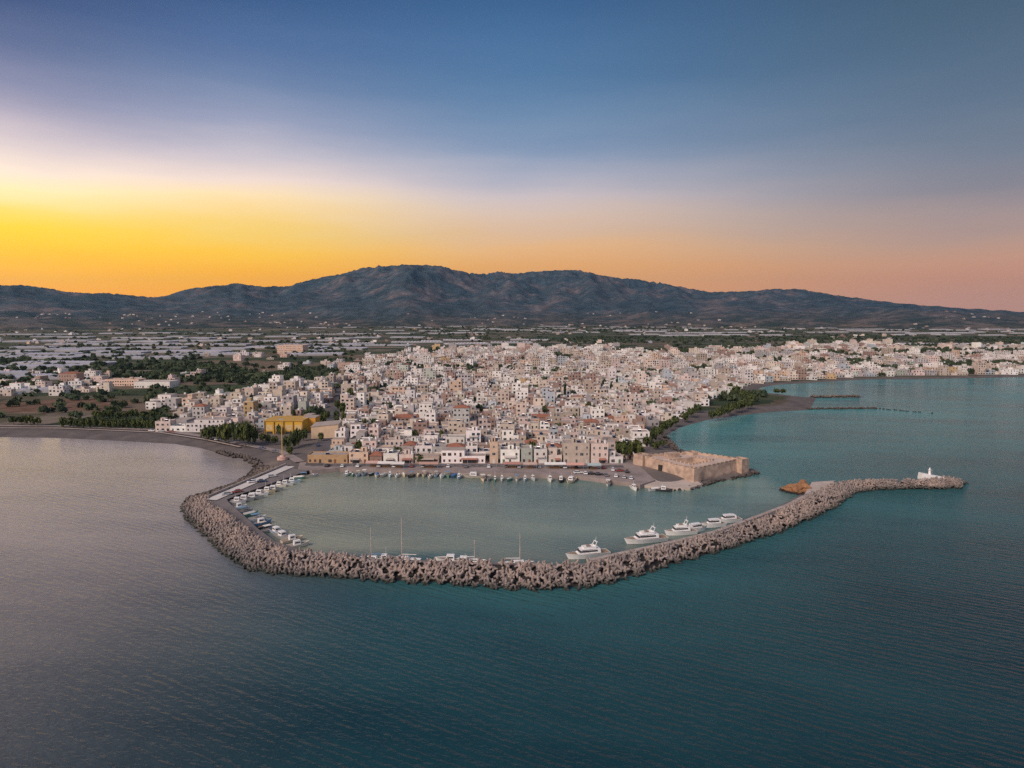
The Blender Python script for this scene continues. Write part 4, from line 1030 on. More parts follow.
# ------------------------------------------------------------------ trees
def crown_mesh(name, n, seed, shape, mat, leaf=0.26):
    r = random.Random(seed); v, f = [], []
    lobes = []
    for k in range(11):
        a = r.uniform(0, 2 * math.pi)
        if shape == 'round': rad = 0.62 * math.sqrt(r.random()); lobes.append((rad * math.cos(a), rad * math.sin(a), r.uniform(0.40, 0.85), r.uniform(0.26, 0.42)))
        elif shape == 'flat': rad = 0.75 * math.sqrt(r.random()); lobes.append((rad * math.cos(a), rad * math.sin(a), r.uniform(0.62, 0.82), r.uniform(0.22, 0.34)))
        else: z = 0.14 + 0.8 * k / 10; rad = 0.34 * (1 - z) * r.random(); lobes.append((rad * math.cos(a), rad * math.sin(a), z, 0.10 + 0.34 * (1 - z)))
    for k in range(n):
        L = lobes[k % len(lobes)]; d = Vector((r.gauss(0, 1), r.gauss(0, 1), r.gauss(0, 1))).normalized() * L[3] * r.uniform(0.55, 1.05)
        c = Vector((L[0], L[1], L[2])) + d * (1 if shape != 'cone' else 0.8)
        u = Vector((r.gauss(0, 1), r.gauss(0, 1), r.gauss(0, 1))).normalized(); w = u.orthogonal().normalized(); s = leaf * r.uniform(0.5, 1.0)
        # leaf clumps tend to face outward
        nn = (d.normalized() + u * 0.7).normalized(); u = nn.orthogonal().normalized(); w = nn.cross(u)
        b = len(v)
        for p, q_ in ((-0.5, -0.3), (0.45, -0.5), (0.55, 0.35), (-0.3, 0.5)): v.append(tuple(c + u * p * s + w * q_ * s))
        f.append((b, b + 1, b + 2, b + 3))
    me = bpy.data.meshes.new(name); me.from_pydata(v, [], f); me.materials.append(mat); return me
CR = {'round': [crown_mesh('crown', 420, i, 'round', M_leaf) for i in range(4)], 'flat': [crown_mesh('crown', 420, 20 + i, 'flat', M_leaf) for i in range(2)], 'cone': [crown_mesh('crown', 420, 30 + i, 'cone', M_pine, 0.2) for i in range(2)]}
m = MB(); m.cyl((0, 0, -0.1), (0.02, 0, 0.34), 0.05, 0.035, 7)
for k in range(4):
    a = k * 1.6; m.cyl((0.02, 0, 0.3), (0.3 * math.cos(a), 0.3 * math.sin(a), 0.62), 0.03, 0.012, 5)
TRUNK = m.mesh('trunk', [M_bark])
tree_n = {}
def tree(x, y, h, wid, shape, label, group, z=LAND_Z):
    t = thing('conifer_tree' if shape == 'cone' else 'shore_tree', label, 'tree', (x, y, z), random.uniform(0, 6.28), group)
    t.scale = (wid / 2.3, wid / 2.3, h / 1.2)
    link('trunk', TRUNK, t); link('crown', random.choice(CR[shape]), t)
    return t
def tree_row(pts, wid, shape, fmt, group):
    for i, (px, py, hp) in enumerate(pts):
        x, y = g2(px, py, LAND_Z); k = y / FPX
        w_ = wid if isinstance(wid, (int, float)) else random.uniform(*wid)
        tree(x, y, hp * k * 1.08, w_ * k, shape, fmt.format(nth(i + 1)), group)
tree_row([(64 + i * 6.4, 427.4 + 0.16 * i * 0.9, random.uniform(9.5, 11.5)) for i in range(15)], (9, 11), 'round', 'dark green tree, {} from left in the straight row behind the grey beach', 'row of trees behind the left beach')
tree_row([(x_, 419.5 + random.uniform(-1, 1), random.uniform(7, 10)) for x_ in (96, 103, 110, 120, 127, 134, 141, 152, 158)], (9, 12), 'round', 'bushy tree, {} from left in the loose line behind the beach row', 'loose line of trees behind the beach row')
tree_row([(14, 425, 9), (22, 425.5, 10), (31, 426, 11), (38, 426, 9)], (11, 14), 'flat', 'spreading dark tree, {} from left beside the pale lilac beach house', 'spreading trees at the left beach')
tree_row([(207, 440, 13), (214, 441.5, 16), (222, 443, 19), (229, 445, 22), (237, 446.5, 25), (246, 447.5, 26), (253, 444, 19)], (16, 22), 'round', 'tall leafy olive green tree, {} from left in the clump at the beach end', 'clump of trees at the beach end')
tree_row([(262, 441, 8), (268, 443, 9), (275, 445, 9), (287, 449.5, 14), (293, 448, 18), (299, 446, 18), (304, 441, 13), (289, 455, 9)], (9, 13), 'round', 'bushy green tree, {} from left before the yellow sports hall', 'trees before the sports hall')
tree_row([(342, 416, 14), (346, 410, 16), (344, 424, 12), (350, 402, 14), (339, 434, 9)], (9, 13), 'round', 'dark street tree standing on the avenue, {} of five', 'street trees of the avenue')
tree_row([(419, 463, 9)], 17, 'round', 'round dark green tree behind the low beige quay house', None)
tree_row([(625, 460, 20), (636, 460.5, 22)], (24, 27), 'flat', 'wide flat crowned dark tree beside the fortress, {} from left', 'flat crowned trees by the fortress')
tree_row([(648, 447, 11), (653, 442, 13), (658, 438, 13), (664, 433, 12), (655, 449, 8), (670, 429, 10), (662, 446, 6)], (10, 14), 'round', 'leafy tree, {} along the lane from the fortress to the beach', 'trees between fortress and beach')
tree_row([(676, 425, 9), (684, 421, 9), (691, 417, 10), (697, 413, 9)], (10, 13), 'round', 'green promenade tree, {} from left on the inner lane', 'inner promenade trees')
tree_row([(712, 419, 9), (718, 418, 10), (724, 416, 11), (730, 414, 11), (736, 412, 11), (742, 411, 11), (748, 409, 10), (752, 405, 10), (748, 401, 10), (742, 399, 10), (736, 396, 10), (731, 392, 9), (728, 389, 8)], (10, 14), 'round', 'dense green promenade tree, {} along the curved beach edge', 'promenade trees along the curved beach')
tree_row([(777, 394.5, 6), (783, 394.5, 6)], (8, 10), 'flat', 'low wide tree on the sandy point, {} from left', 'trees on the sandy point')
tree_row([(565, 398, 18)], 11, 'cone', 'tall dark conifer rising alone in mid town', None)
tree_row([(617, 393.5, 19), (611, 392.5, 12)], (8, 9), 'cone', 'dark conifer in the right half of town, {} of a pair', 'pair of conifers in town')
# small trees tucked between the houses
k_ = 0; hxy = np.array([(h['x'], h['y'], max(h['w'], h['d']) / 2) for h in houses])
tries = []
while k_ < 60:
    px, py = random.uniform(170, 660), random.uniform(385, 462); x, y = g2(px, py, LAND_Z)
    if not in_poly(np.array(x), np.array(y), town): continue
    if np.any((np.abs(hxy[:, 0] - x) < hxy[:, 2] * 0.6) & (np.abs(hxy[:, 1] - y) < hxy[:, 2] * 0.6)): continue
    tries.append((px, py, x, y)); k_ += 1
tries.sort(key=lambda p: p[0])
for i, (px, py, x, y) in enumerate(tries):
    tree(x, y, random.uniform(5, 9.5), random.uniform(4, 7.5), 'round', f'small green tree between houses, {nth(i + 1)} from left across the town', 'small trees between the houses')
# groves and scattered trees of the plain: far mass
lv, lf = [], []
tmpl = crown_mesh('grove_crown', 30, 77, 'round', M_grove, 0.75); tv, tf = mesh_np(tmpl); tf = np.array(tf)
groves = [[g2(*p, 2) for p in q] for q in ([(115, 366), (200, 364), (290, 367), (340, 373), (335, 379), (250, 383), (150, 381), (95, 377)], [(560, 337.5), (800, 336), (1030, 338), (1030, 343.5), (760, 342), (560, 344)], [(0, 350), (25, 345), (30, 365), (0, 370)],
          [(100, 326), (240, 325), (250, 329), (90, 331)], [(420, 327), (700, 326), (700, 332), (420, 335)])]
cnt = 0; VV, FF = [], []
def add_far_tree(x, y, h, w):
    global cnt
    a = random.uniform(0, 6.28); ca, sa = math.cos(a), math.sin(a)
    vv = tv.copy(); xx = (vv[:, 0] * ca - vv[:, 1] * sa) * w / 2 + x; yy = (vv[:, 0] * sa + vv[:, 1] * ca) * w / 2 + y; zz = (vv[:, 2] - 0.05) * h + LAND_Z + max(0, min(14, (y - 2600) * 0.004))
    VV.append(np.stack([xx, yy, zz], 1)); FF.append(tf + cnt); cnt += len(tv)
PX = rng.uniform(-40, 1064, 60000); PY = 321.5 + 110 * rng.random(60000) ** 1.6
GX = (PX - 512) / FPX; sY = (384 - PY) / FPX; dz = -math.sin(PITCH) + sY * math.cos(PITCH); ss = (2 - CAM_H) / dz; WX = GX * ss; WY = (math.cos(PITCH) + sY * math.sin(PITCH)) * ss
land_sd = coast_sd(WX, WY); inside_t = in_poly(WX, WY, town); n_ = fbm(WX / 220, WY / 220, 3, 91); n2_ = fbm(WX / 50, WY / 30, 2, 14)
ing = np.zeros(len(WX), bool)
for q_ in groves: ing |= in_poly(WX, WY, q_)
far_n = 0
for i in range(len(WX)):
    if WY[i] > 5200 or land_sd[i] < 40: continue
    p = 0.48 if ing[i] else (0.02 if inside_t[i] else (0.20 if n_[i] > 0.55 else 0.04))
    if inside_t[i] and WY[i] < 560: continue
    if random.random() > p or far_n > 9000: continue
    if not inside_t[i] and n2_[i] < 0.35: continue
    big = 1 + min(1.5, WY[i] / 2500)
    add_far_tree(WX[i], WY[i], random.uniform(3.0, 5.5) * min(big, 1.4), random.uniform(5, 9) * big); far_n += 1
for x, y in gaps:
    add_far_tree(x, y, random.uniform(5, 9), random.uniform(6, 11))
me = bpy.data.meshes.new('far_groves'); fill_mesh(me, np.concatenate(VV), np.concatenate(FF)); me.materials.append(M_grove)
tag(link('far_groves', me), 'dark groves and hedges scattered over the distant plain', 'groves', None, 'stuff')

# ------------------------------------------------------------------ greenhouses on the plain
def greenhouse_mesh(w, d, n):
    m = MB(); s = w / n; e, r_ = 3.0, 4.4
    for k in range(n):
        x0, x1 = -w / 2 + k * s, -w / 2 + (k + 1) * s; xm = (x0 + x1) / 2
        m.quad([(x0, -d / 2, e), (xm, -d / 2, r_), (xm, d / 2, r_), (x0, d / 2, e)][::-1]); m.quad([(xm, -d / 2, r_), (x1, -d / 2, e), (x1, d / 2, e), (xm, d / 2, r_)][::-1])
        m.quad([(x0, -d / 2, -1), (x1, -d / 2, -1), (x1, -d / 2, e), (xm, -d / 2, r_), (x0, -d / 2, e)], 1)
    for x in (-w / 2, w / 2): m.quad([(x, -d / 2, -1), (x, d / 2, -1), (x, d / 2, e), (x, -d / 2, e)], 1)
    return m.mesh('greenhouse', [M_film, M_film_side])
GH = [greenhouse_mesh(w, d, n) for w, d, n in ((60, 40, 7), (90, 46, 10), (120, 50, 13), (150, 60, 16))]
bands = [(392, 0, 60), (386.5, 85, 150), (379, 0, 90), (374, 0, 110), (368, 0, 120), (363.5, 20, 130), (359, 0, 200), (355.5, 0, 330), (352, 0, 330), (348.5, 10, 340), (345, 60, 350), (341.5, 0, 330), (338, 30, 400), (334.5, 0, 460),
         (339, 640, 900), (336, 620, 1020), (333, 560, 1024), (330.5, 480, 1024), (328, 300, 1000), (331, 380, 560), (341, 420, 1024), (343.5, 360, 620), (346.5, 330, 420), (344, 900, 1024)]
gh_n = 0
for bi, (py, xa, xb) in enumerate(bands):
    px = xa + random.uniform(-10, 10); side = 'left' if xa < 400 else 'right'; lst = []
    while px < xb:
        kx = g2(px, py, LAND_Z)[1] / FPX
        mi = random.choices(range(4), [2, 3, 3, 2])[0]; w = (60, 90, 120, 150)[mi]
        if kx < 1.1: mi = random.choice((0, 0, 1)); w = (60, 90)[mi]
        wpx = w / kx; x, y = g2(px + wpx / 2, py + random.uniform(-1.1, 1.1), LAND_Z)
        px += wpx + (random.uniform(2, 6) if random.random() < 0.62 else random.uniform(15, 60)) / max(0.6, kx * 0.6)
        if in_poly(np.array(x), np.array(y), town) or any(in_poly(np.array(x), np.array(y), q_) for q_ in groves[:2]): continue
        if any(abs(x - sx) < w / 2 + sw / 2 + 3 and abs(y - sy) < 34 for sx, sy, sw, sdp in specials): continue
        if gh_n >= 290: continue
        lst.append((x, y, mi)); gh_n += 1
    for i, (x, y, mi) in enumerate(lst):
        o = link('greenhouse', GH[mi], None, (x, y, LAND_Z + max(0, min(14, (y - 2600) * 0.004))), R(random.gauss(4, 8)))
        o.scale = (1, random.uniform(0.8, 1.25), 1.0)
        adj = ('short', 'medium length', 'long', 'very long')[mi]
        tag(o, f'{adj} whitish plastic greenhouse, {nth(i + 1)} from left in the {nth(bi + 1)} greenhouse band', 'greenhouse', 'plastic greenhouses on the plain')
print('greenhouses', gh_n)

# ------------------------------------------------------------------ boats
def hull_mesh(L, B, H, mats, transom=0.82):
    m = MB(); N = 9; rings = []; sheer = []
    for i in range(N):
        t_ = i / (N - 1); b = B / 2 * (transom + (1 - transom) * min(1, t_ * 3)) * (1 - max(0, (t_ - 0.45) / 0.55) ** 2.3) + 0.02
        z = H * (0.82 + 0.35 * t_ ** 2); x = -L / 2 + L * t_; xk = -L / 2 + L * t_ * 0.93
        rings.append([(x, b, z), (xk, b * 0.72, 0.05), (xk * 0.99, 0, -0.35), (xk, -b * 0.72, 0.05), (x, -b, z)]); sheer.append((x, b, z))
    m.loft([r[::-1] for r in rings], 0, False, False, False); m.quad(rings[0], 0)
    return m, sheer
def deck_of(m, sheer, dz, mat, k=0.86):
    for a, b in zip(sheer[:-1], sheer[1:]): m.quad([(a[0], -a[1] * k, a[2] + dz), (b[0], -b[1] * k, b[2] + dz), (b[0], b[1] * k, b[2] + dz), (a[0], a[1] * k, a[2] + dz)], mat)
    for s in (1, -1):
        for a, b in zip(sheer[:-1], sheer[1:]):
            q_ = [(a[0], s * a[1], a[2]), (b[0], s * b[1], b[2]), (b[0], s * b[1] * k, b[2] + 0.0), (a[0], s * a[1] * k, a[2] + 0.0)]
            m.quad(q_ if s < 0 else q_[::-1], 0)
            q_ = [(a[0], s * a[1] * k, a[2]), (b[0], s * b[1] * k, b[2]), (b[0], s * b[1] * k, b[2] + dz), (a[0], s * a[1] * k, a[2] + dz)]
            m.quad(q_ if s < 0 else q_[::-1], 0)
BC = [('white', (0.78, 0.77, 0.74)), ('white', (0.72, 0.71, 0.68)), ('blue', (0.10, 0.22, 0.38)), ('pale blue', (0.40, 0.52, 0.60)), ('cream', (0.66, 0.56, 0.40)), ('cream', (0.60, 0.55, 0.48)), ('grey', (0.38, 0.39, 0.40)), ('green', (0.12, 0.26, 0.20)), ('dark', (0.06, 0.06, 0.07))]
M_deckm = simple('boat_deck', (0.30, 0.24, 0.20), 0.8, 0.3, 1.0)
M_tarp = M_canvas
def fishing_boat(px, py, L, rot, cname, col, cabin, label, group):
    x, y = g2(px, py, 0.5)
    t = thing('fishing_boat', label, 'boat', (x, y, 0.05), rot, group)
    B, H = L * 0.36, 0.95 + L * 0.05
    m, sh = hull_mesh(L, B, H, None); deck_of(m, sh, -0.28, 1)
    link('hull', m.mesh('hull', [M_paint, M_deckm]), t, color=col)
    if cabin == 'cabin':
        m = MB(); m.box((-L * 0.02, 0, H * 0.6), (L * 0.28, B * 0.56, 1.7), 0, 0, False, 0, 0.9); link('cabin', m.mesh('cabin', [M_white]), t)
        for s in (1, -1):
            m = MB(); m.box((-L * 0.02, s * B * 0.268, H * 0.6 + 0.8), (L * 0.2, 0.06, 0.5), 0, 0, True); link('window', m.mesh('cabin_window', [M_window]), t)
        m = MB(); m.box((L * 0.118, 0, H * 0.6 + 0.8), (0.06, B * 0.4, 0.5), 0, 0, True); link('windscreen', m.mesh('windscreen', [M_window]), t)
        m = MB(); m.cyl((-L * 0.1, 0, H * 0.6 + 1.6), (-L * 0.1, 0, H + random.uniform(2.2, 3.6)), 0.05, 0.03, 6); link('mast', m.mesh('mast', [M_white]), t)
    elif cabin == 'awning':
        m = MB()
        for a in (-0.30, 0.05):
            for s in (1, -1): m.cyl((L * a, s * B * 0.36, H * 0.6), (L * a, s * B * 0.36, H + 1.25), 0.035, 0.035, 5)
        link('posts', m.mesh('awning_posts', [M_metal]), t)
        m = MB(); m.box((-L * 0.125, 0, H + 1.25), (L * 0.42, B * 0.86, 0.1), 0, 0, True); link('awning', m.mesh('boat_awning', [M_canvas]), t, color=random.choice(((0.7, 0.68, 0.62), (0.15, 0.28, 0.42), (0.55, 0.5, 0.42))))
    elif cabin == 'engine':
        m = MB(); m.box((-L / 2 - 0.15, 0, 0.3), (0.4, 0.45, 1.2), 0, 0, True, None, 0.8); link('outboard_motor', m.mesh('outboard_motor', [M_rubber]), t)
        m = MB(); m.box((-L * 0.1, 0, H * 0.55), (0.35, B * 0.7, 0.3)); link('thwart', m.mesh('thwart', [M_wood]), t)
        m = MB(); m.box((L * 0.05, 0, H * 0.55), (0.9, 0.7, 0.9), 0, 0, False, None, 0.75); link('console', m.mesh('console', [M_white]), t)
    else:
        m = MB(); m.loft([[(-L * 0.36, -B * 0.36, H * 0.9), (-L * 0.36, 0, H + 0.45), (-L * 0.36, B * 0.36, H * 0.9)], [(L * 0.25, -B * 0.34, H), (L * 0.25, 0, H + 0.55), (L * 0.25, B * 0.34, H)], [(L * 0.4, -0.2, H), (L * 0.4, 0, H + 0.2), (L * 0.4, 0.2, H)]], 0)
        link('cover', m.mesh('boat_cover', [M_canvas]), t, color=random.choice(((0.10, 0.2, 0.38), (0.5, 0.48, 0.44), (0.62, 0.6, 0.56))))
    return t
CAB = {'cabin': 'boat with white cabin', 'awning': 'boat under an awning', 'engine': 'open boat with outboard motor', 'cover': 'boat under a cover'}
def boat_set(pts, place, group):
    for i, (px, py, L, rot) in enumerate(pts):
        cn, col = random.choice(BC); kind = random.choice(list(CAB)) if L < 8 else 'cabin'
        fishing_boat(px, py, L, rot, cn, jit(col), kind, f'{cn} {CAB[kind]}, {nth(i + 1)} from left {place}', group)
qx = [347, 352.5, 358, 364, 371, 377, 383, 390, 397, 404, 411, 418, 424, 430, 436, 442, 448, 454, 459]
boat_set([(x, 473.6 + (x - 345) * 0.022 + random.uniform(-0.3, 1.4), random.uniform(5.2, 7.2), R(-90 + random.gauss(0, 12))) for x in qx] + [(473, 476.5, 12.5, R(172))] + [(x, 479.2 + random.uniform(-0.3, 0.8), random.uniform(5, 7), R(-90 + random.gauss(0, 15))) for x in (483, 489, 495, 502, 509, 517, 525, 533)]
         + [(550, 480, 7.5, R(-85)), (561, 480.5, 8.5, R(-100)), (571, 481, 11.5, R(-110)), (608, 484.5, 6.5, R(-100)), (634, 488.5, 7.0, R(-80)), (664, 490.5, 8, R(-20)), (655, 489.8, 6, R(15))], 'along the town quay', 'boats moored along the town quay')
left_pts = [(311, 475, 6, 20), (304, 475.8, 7, 15), (297, 477.5, 7, 10), (291, 481, 8.5, 5), (284, 483.5, 8, 0), (278, 485, 7, -5), (272, 489, 9, 5), (266, 490.5, 8, 0), (258, 493.5, 8.5, 5), (251, 497, 10, 8), (243, 499, 9, 5), (236, 501, 8, 5),
            (238, 507, 6.5, 40), (243, 511, 7, 40), (248, 514, 7.5, 45), (256, 518, 7, 40), (260, 522.5, 8, 40), (263, 526, 6, 50), (268, 529.5, 6.5, 45), (275, 531.5, 9.5, -48), (281, 536, 10, -45), (291, 539.5, 8, 40), (296, 545, 8.5, 35)]
boat_set([(a + 1.5, b + 0.8, L, R(r_)) for a, b, L, r_ in left_pts], 'around the left breakwater arm', 'boats moored along the left breakwater arm')

def yacht(px, py, L, rot, label, fly=True):
    x, y = g2(px, py, 0.8)
    t = thing('motor_yacht', label, 'yacht', (x, y, 0.05), rot, 'white motor yachts by the right arm')
    B, H = L * 0.29, 1.55 + L * 0.02
    m, sh = hull_mesh(L, B, H, None, 0.92); deck_of(m, sh, -0.12, 1, 0.93); link('hull', m.mesh('yacht_hull', [M_white, simple('teak', (0.34, 0.24, 0.16), 0.7)]), t)
    m = MB(); m.box((-L * 0.05, 0, 0.62), (L * 0.60, B * 1.005, 0.28), 0, 0, True)
    def house(z0, h, xa, xb, wb, rake0, rake1, tw=0.86):
        return [[(xa, -wb, z0), (xb, -wb * 0.8, z0), (xb, wb * 0.8, z0), (xa, wb, z0)], [(xa + rake0, -wb * tw, z0 + h), (xb - rake1, -wb * 0.8 * tw, z0 + h), (xb - rake1, wb * 0.8 * tw, z0 + h), (xa + rake0, wb * tw, z0 + h)]]
    z0 = H * 0.9; m = MB(); m.loft(house(z0, 1.45, -L * 0.28, L * 0.24, B * 0.40, 0.2, L * 0.11), 0, True, False, True); link('deckhouse', m.mesh('deckhouse', [M_white]), t)
    m = MB(); m.loft(house(z0 + 0.62, 0.5, -L * 0.20, L * 0.205, B * 0.393, 0.07, L * 0.037, 0.955), 0, True); link('window_band', m.mesh('window_band', [M_window]), t)
    m = MB(); m.box((0, 0, z0 + 1.453), (L * 0.34, B * 0.70, 0.12), 0, 0, True); link('roof', m.mesh('deckhouse_roof', [M_white]), t)
    if fly:
        m = MB(); r0 = [(-L * 0.18, -B * 0.30, z0 + 1.576), (L * 0.10, -B * 0.24, z0 + 1.576), (L * 0.10, B * 0.24, z0 + 1.576), (-L * 0.18, B * 0.30, z0 + 1.576)]
        r1 = [(a * 1.03, b * 1.04, c + 0.65) for a, b, c in r0]; r2 = [(a * 0.93, b * 0.9, c) for a, b, c in r1]; r3 = [(a * 0.9, b * 0.86, c + 0.05) for a, b, c in r0]
        m.loft([r0, r1, r2, r3], 0, True, False, True); link('flybridge', m.mesh('flybridge', [M_white]), t)
        m = MB()
        for s in (1, -1): m.cyl((-L * 0.15, s * B * 0.26, z0 + 2.0), (-L * 0.20, s * B * 0.22, z0 + 3.5), 0.14, 0.10, 6)
        m.box((-L * 0.20, 0, z0 + 3.45), (0.5, B * 0.5, 0.16), 0, 0, True); m.cyl((-L * 0.20, 0, z0 + 3.6), (-L * 0.21, 0, z0 + 5.2), 0.07, 0.03, 6); link('radar_arch', m.mesh('radar_arch', [M_white]), t)
        m = MB(); m.box((-L * 0.03, 0, z0 + 1.75), (1.1, B * 0.3, 0.75)); link('helm_seat', m.mesh('helm_seat', [M_deckm]), t)
    m = MB(); prev = None
    for i in range(4, 9):
        a = sh[i]
        for s in (1, -1): m.cyl((a[0] * 0.98, s * a[1] * 0.92, a[2] - 0.1), (a[0] * 0.98, s * a[1] * 0.92, a[2] + 0.65), 0.025, 0.025, 4)
        if prev:
            for s in (1, -1): m.cyl((prev[0] * 0.98, s * prev[1] * 0.92, prev[2] + 0.65), (a[0] * 0.98, s * a[1] * 0.92, a[2] + 0.65), 0.025, 0.025, 4)
        prev = a
    link('bow_rail', m.mesh('bow_rail', [M_metal]), t)
    return t
yacht(587, 555, 15.5, R(198), 'white motor yacht with dark window band, nearest the middle of the breakwater')
yacht(645, 540, 16.5, R(197), 'largest white motor yacht with flybridge, second along the right arm')
yacht(680, 532.5, 12.5, R(192), 'white motor yacht third along the right arm', True)
yacht(696, 529.5, 9.5, R(18), 'small white cabin cruiser between the third yacht and the bend', False)
yacht(713, 525, 10, R(195), 'low white cruiser on the right arm before the crest lowers', False)
yacht(728, 520.5, 11, R(195), 'white cruiser farthest along the right arm', False)
def sailboat(px, py, L, mastpx, rot, col, label):
    x, y = g2(px, py, 0.5); t = thing('sailing_boat', label, 'sailboat', (x, y, 0.05), rot, 'sailing boats behind the breakwater')
    B, H = L * 0.30, 1.25; m, sh = hull_mesh(L, B, H, None, 0.7); deck_of(m, sh, -0.06, 1, 0.95); link('hull', m.mesh('sail_hull', [M_paint, M_white]), t, color=col)
    m = MB(); m.box((L * 0.02, 0, H * 0.9), (L * 0.36, B * 0.5, 0.75), 0, 0, False, None, 0.85); link('coachroof', m.mesh('coachroof', [M_white]), t)
    for s in (1, -1):
        m = MB(); m.box((L * 0.02, s * B * 0.243, H * 0.9 + 0.3), (L * 0.24, 0.06, 0.25), 0, 0, True); link('window', m.mesh('coach_window', [M_window]), t)
    hm = mastpx * y / FPX; m = MB(); m.cyl((L * 0.06, 0, H), (L * 0.06, 0, hm), 0.15, 0.10, 7); m.cyl((L * 0.06, -1.0, hm * 0.62), (L * 0.06, 1.0, hm * 0.62), 0.05, 0.05, 5); link('mast', m.mesh('sail_mast', [M_cap]), t)
    m = MB(); m.cyl((L * 0.05, 0, H + 1.3), (-L * 0.38, 0, H + 1.35), 0.17, 0.12, 7); link('boom', m.mesh('boom', [M_canvas]), t, color=(0.12, 0.22, 0.40) if col[2] > col[0] else (0.6, 0.58, 0.54))
    m = MB()
    for a, b in (((L * 0.06, 0, hm * 0.98), (L * 0.48, 0, H * 1.15)), ((L * 0.06, 0, hm * 0.98), (-L * 0.48, 0, H)), ((L * 0.06, 0, hm * 0.9), (L * 0.02, B * 0.45, H)), ((L * 0.06, 0, hm * 0.9), (L * 0.02, -B * 0.45, H))): m.cyl(a, b, 0.018, 0.018, 4)
    link('rigging', m.mesh('rigging', [M_metal]), t)
    return t
sailboat(373, 560.0, 9.5, 36, R(170), (0.10, 0.25, 0.45), 'blue hulled sailing boat at the left end of the moored sailing boats')
sailboat(404, 560.5, 11, 47, R(174), (0.74, 0.72, 0.68), 'white sailing boat with the tall mast, second from the left')
sailboat(473, 563, 8.5, 26, R(5), (0.74, 0.73, 0.70), 'white sailing boat with short mast beside the white cabin boats')
sailboat(518, 564.5, 10.5, 35, R(3), (0.70, 0.69, 0.66), 'white sailing boat with bare mast at the middle of the breakwater')
for px, py, L, lab in ((450, 561, 10, 'white cabin boat tucked behind the middle of the breakwater'), (463, 562.5, 9, 'smaller white boat beside the cabin boat behind the breakwater'), (384, 560, 7, 'small white boat just right of the blue sailing boat')):
    fishing_boat(px, py, L, R(175), 'white', (0.76, 0.75, 0.72), 'cabin', lab, 'cabin boats behind the breakwater')

# ------------------------------------------------------------------ cars, awnings, lamp posts
def car_parts():
    m = MB(); m.loft([[(-2.1, -0.85, 0.35), (2.1, -0.85, 0.35), (2.1, 0.85, 0.35), (-2.1, 0.85, 0.35)], [(-2.15, -0.88, 0.75), (2.15, -0.86, 0.65), (2.15, 0.86, 0.65), (-2.15, 0.88, 0.75)], [(-2.0, -0.8, 0.98), (1.95, -0.78, 0.82), (1.95, 0.78, 0.82), (-2.0, 0.8, 0.98)]], 0, True, True, True)
    m.loft([[(-1.35, -0.66, 1.42), (0.35, -0.66, 1.42), (0.35, 0.66, 1.42), (-1.35, 0.66, 1.42)], [(-1.3, -0.6, 1.48), (0.28, -0.6, 1.48), (0.28, 0.6, 1.48), (-1.3, 0.6, 1.48)]], 0, True, False, True)
    body = m.mesh('car_body', [M_paint])
    m = MB(); m.loft([[(-1.85, -0.78, 0.96), (1.1, -0.77, 0.87), (1.1, 0.77, 0.87), (-1.85, 0.78, 0.96)], [(-1.35, -0.67, 1.42), (0.35, -0.67, 1.42), (0.35, 0.67, 1.42), (-1.35, 0.67, 1.42)]], 0, True); glass = m.mesh('car_windows', [M_window])
    m = MB(); m.cyl((0, -0.11, 0), (0, 0.11, 0), 0.33, 0.33, 12, 0); m.cyl((0, -0.115, 0), (0, 0.115, 0), 0.18, 0.18, 8, 1); wheel = m.mesh('wheel', [M_rubber, M_metal])
    return body, glass, wheel
CB, CG, CW = car_parts()
CARC = [('white', (0.75, 0.74, 0.72)), ('silver', (0.45, 0.46, 0.47)), ('black', (0.02, 0.02, 0.025)), ('dark blue', (0.03, 0.06, 0.14)), ('red', (0.24, 0.05, 0.04)), ('grey', (0.18, 0.18, 0.19)), ('white', (0.7, 0.7, 0.7))]
def car(x, y, z, rot, cn, col, label, group):
    t = thing('parked_car', label, 'car', (x, y, z), rot, group)
    link('body', CB, t, color=col); link('windows', CG, t)
    for a in (-1.3, 1.3):
        for b in (-0.78, 0.78): link('wheel', CW, t, (a, b, 0.33))
def cars(pts, place, group):
    for i, (x, y, z, rot) in enumerate(pts):
        cn, col = random.choice(CARC); car(x, y, z, rot, cn, jit(col, 0.03), f'{cn} car, {nth(i + 1)} from left {place}', group)
xs_ = [-96, -88, -80, -69, -61, -52, -46, -33, -24, -12, -3, 3.5, 14, 27, 33, 40, 47]
cars([(x, float(np.interp(x, [p[0] for p in quay_road], [p[1] for p in quay_road])) + random.choice((-4.0, -4.6)), 2.13, R(random.choice((90, 87, 95)))) for x in xs_], 'parked beside the quay lane', 'cars parked along the quay')
cars([(*g2(px, py, 2.13), 2.13, R(random.choice((80, 95, 10)))) for px, py in ((578, 473.5), (585, 474), (592, 474.6), (599, 475.2), (606, 476), (613, 470.5), (616, 476.8), (620, 471.5), (624, 478), (627, 472.5), (631, 479))], 'on the paving beside the fortress', 'cars beside the fortress')
lx = [(*g2(252, 482.6, 2.25), 2.25, R(218)), (*g2(237, 492.5, 2.0), 1.96, R(218)), (*g2(226.5, 494.5, 2.25), 1.96, R(218)), (*g2(262, 482, 2.0), 1.96, R(30)), (*g2(272, 477, 2.0), 1.96, R(30))]
lx.sort(key=lambda p: p[0]); cars(lx, 'on the left breakwater arm', 'cars on the left breakwater arm')
cars([(*g2(px, py, 2.3), 2.3, R(90 + 12)) for px, py in ((316, 455), (322, 452), (318, 446), (332, 440), (336, 428))], 'on the avenue by the blank hall', 'cars on the avenue')
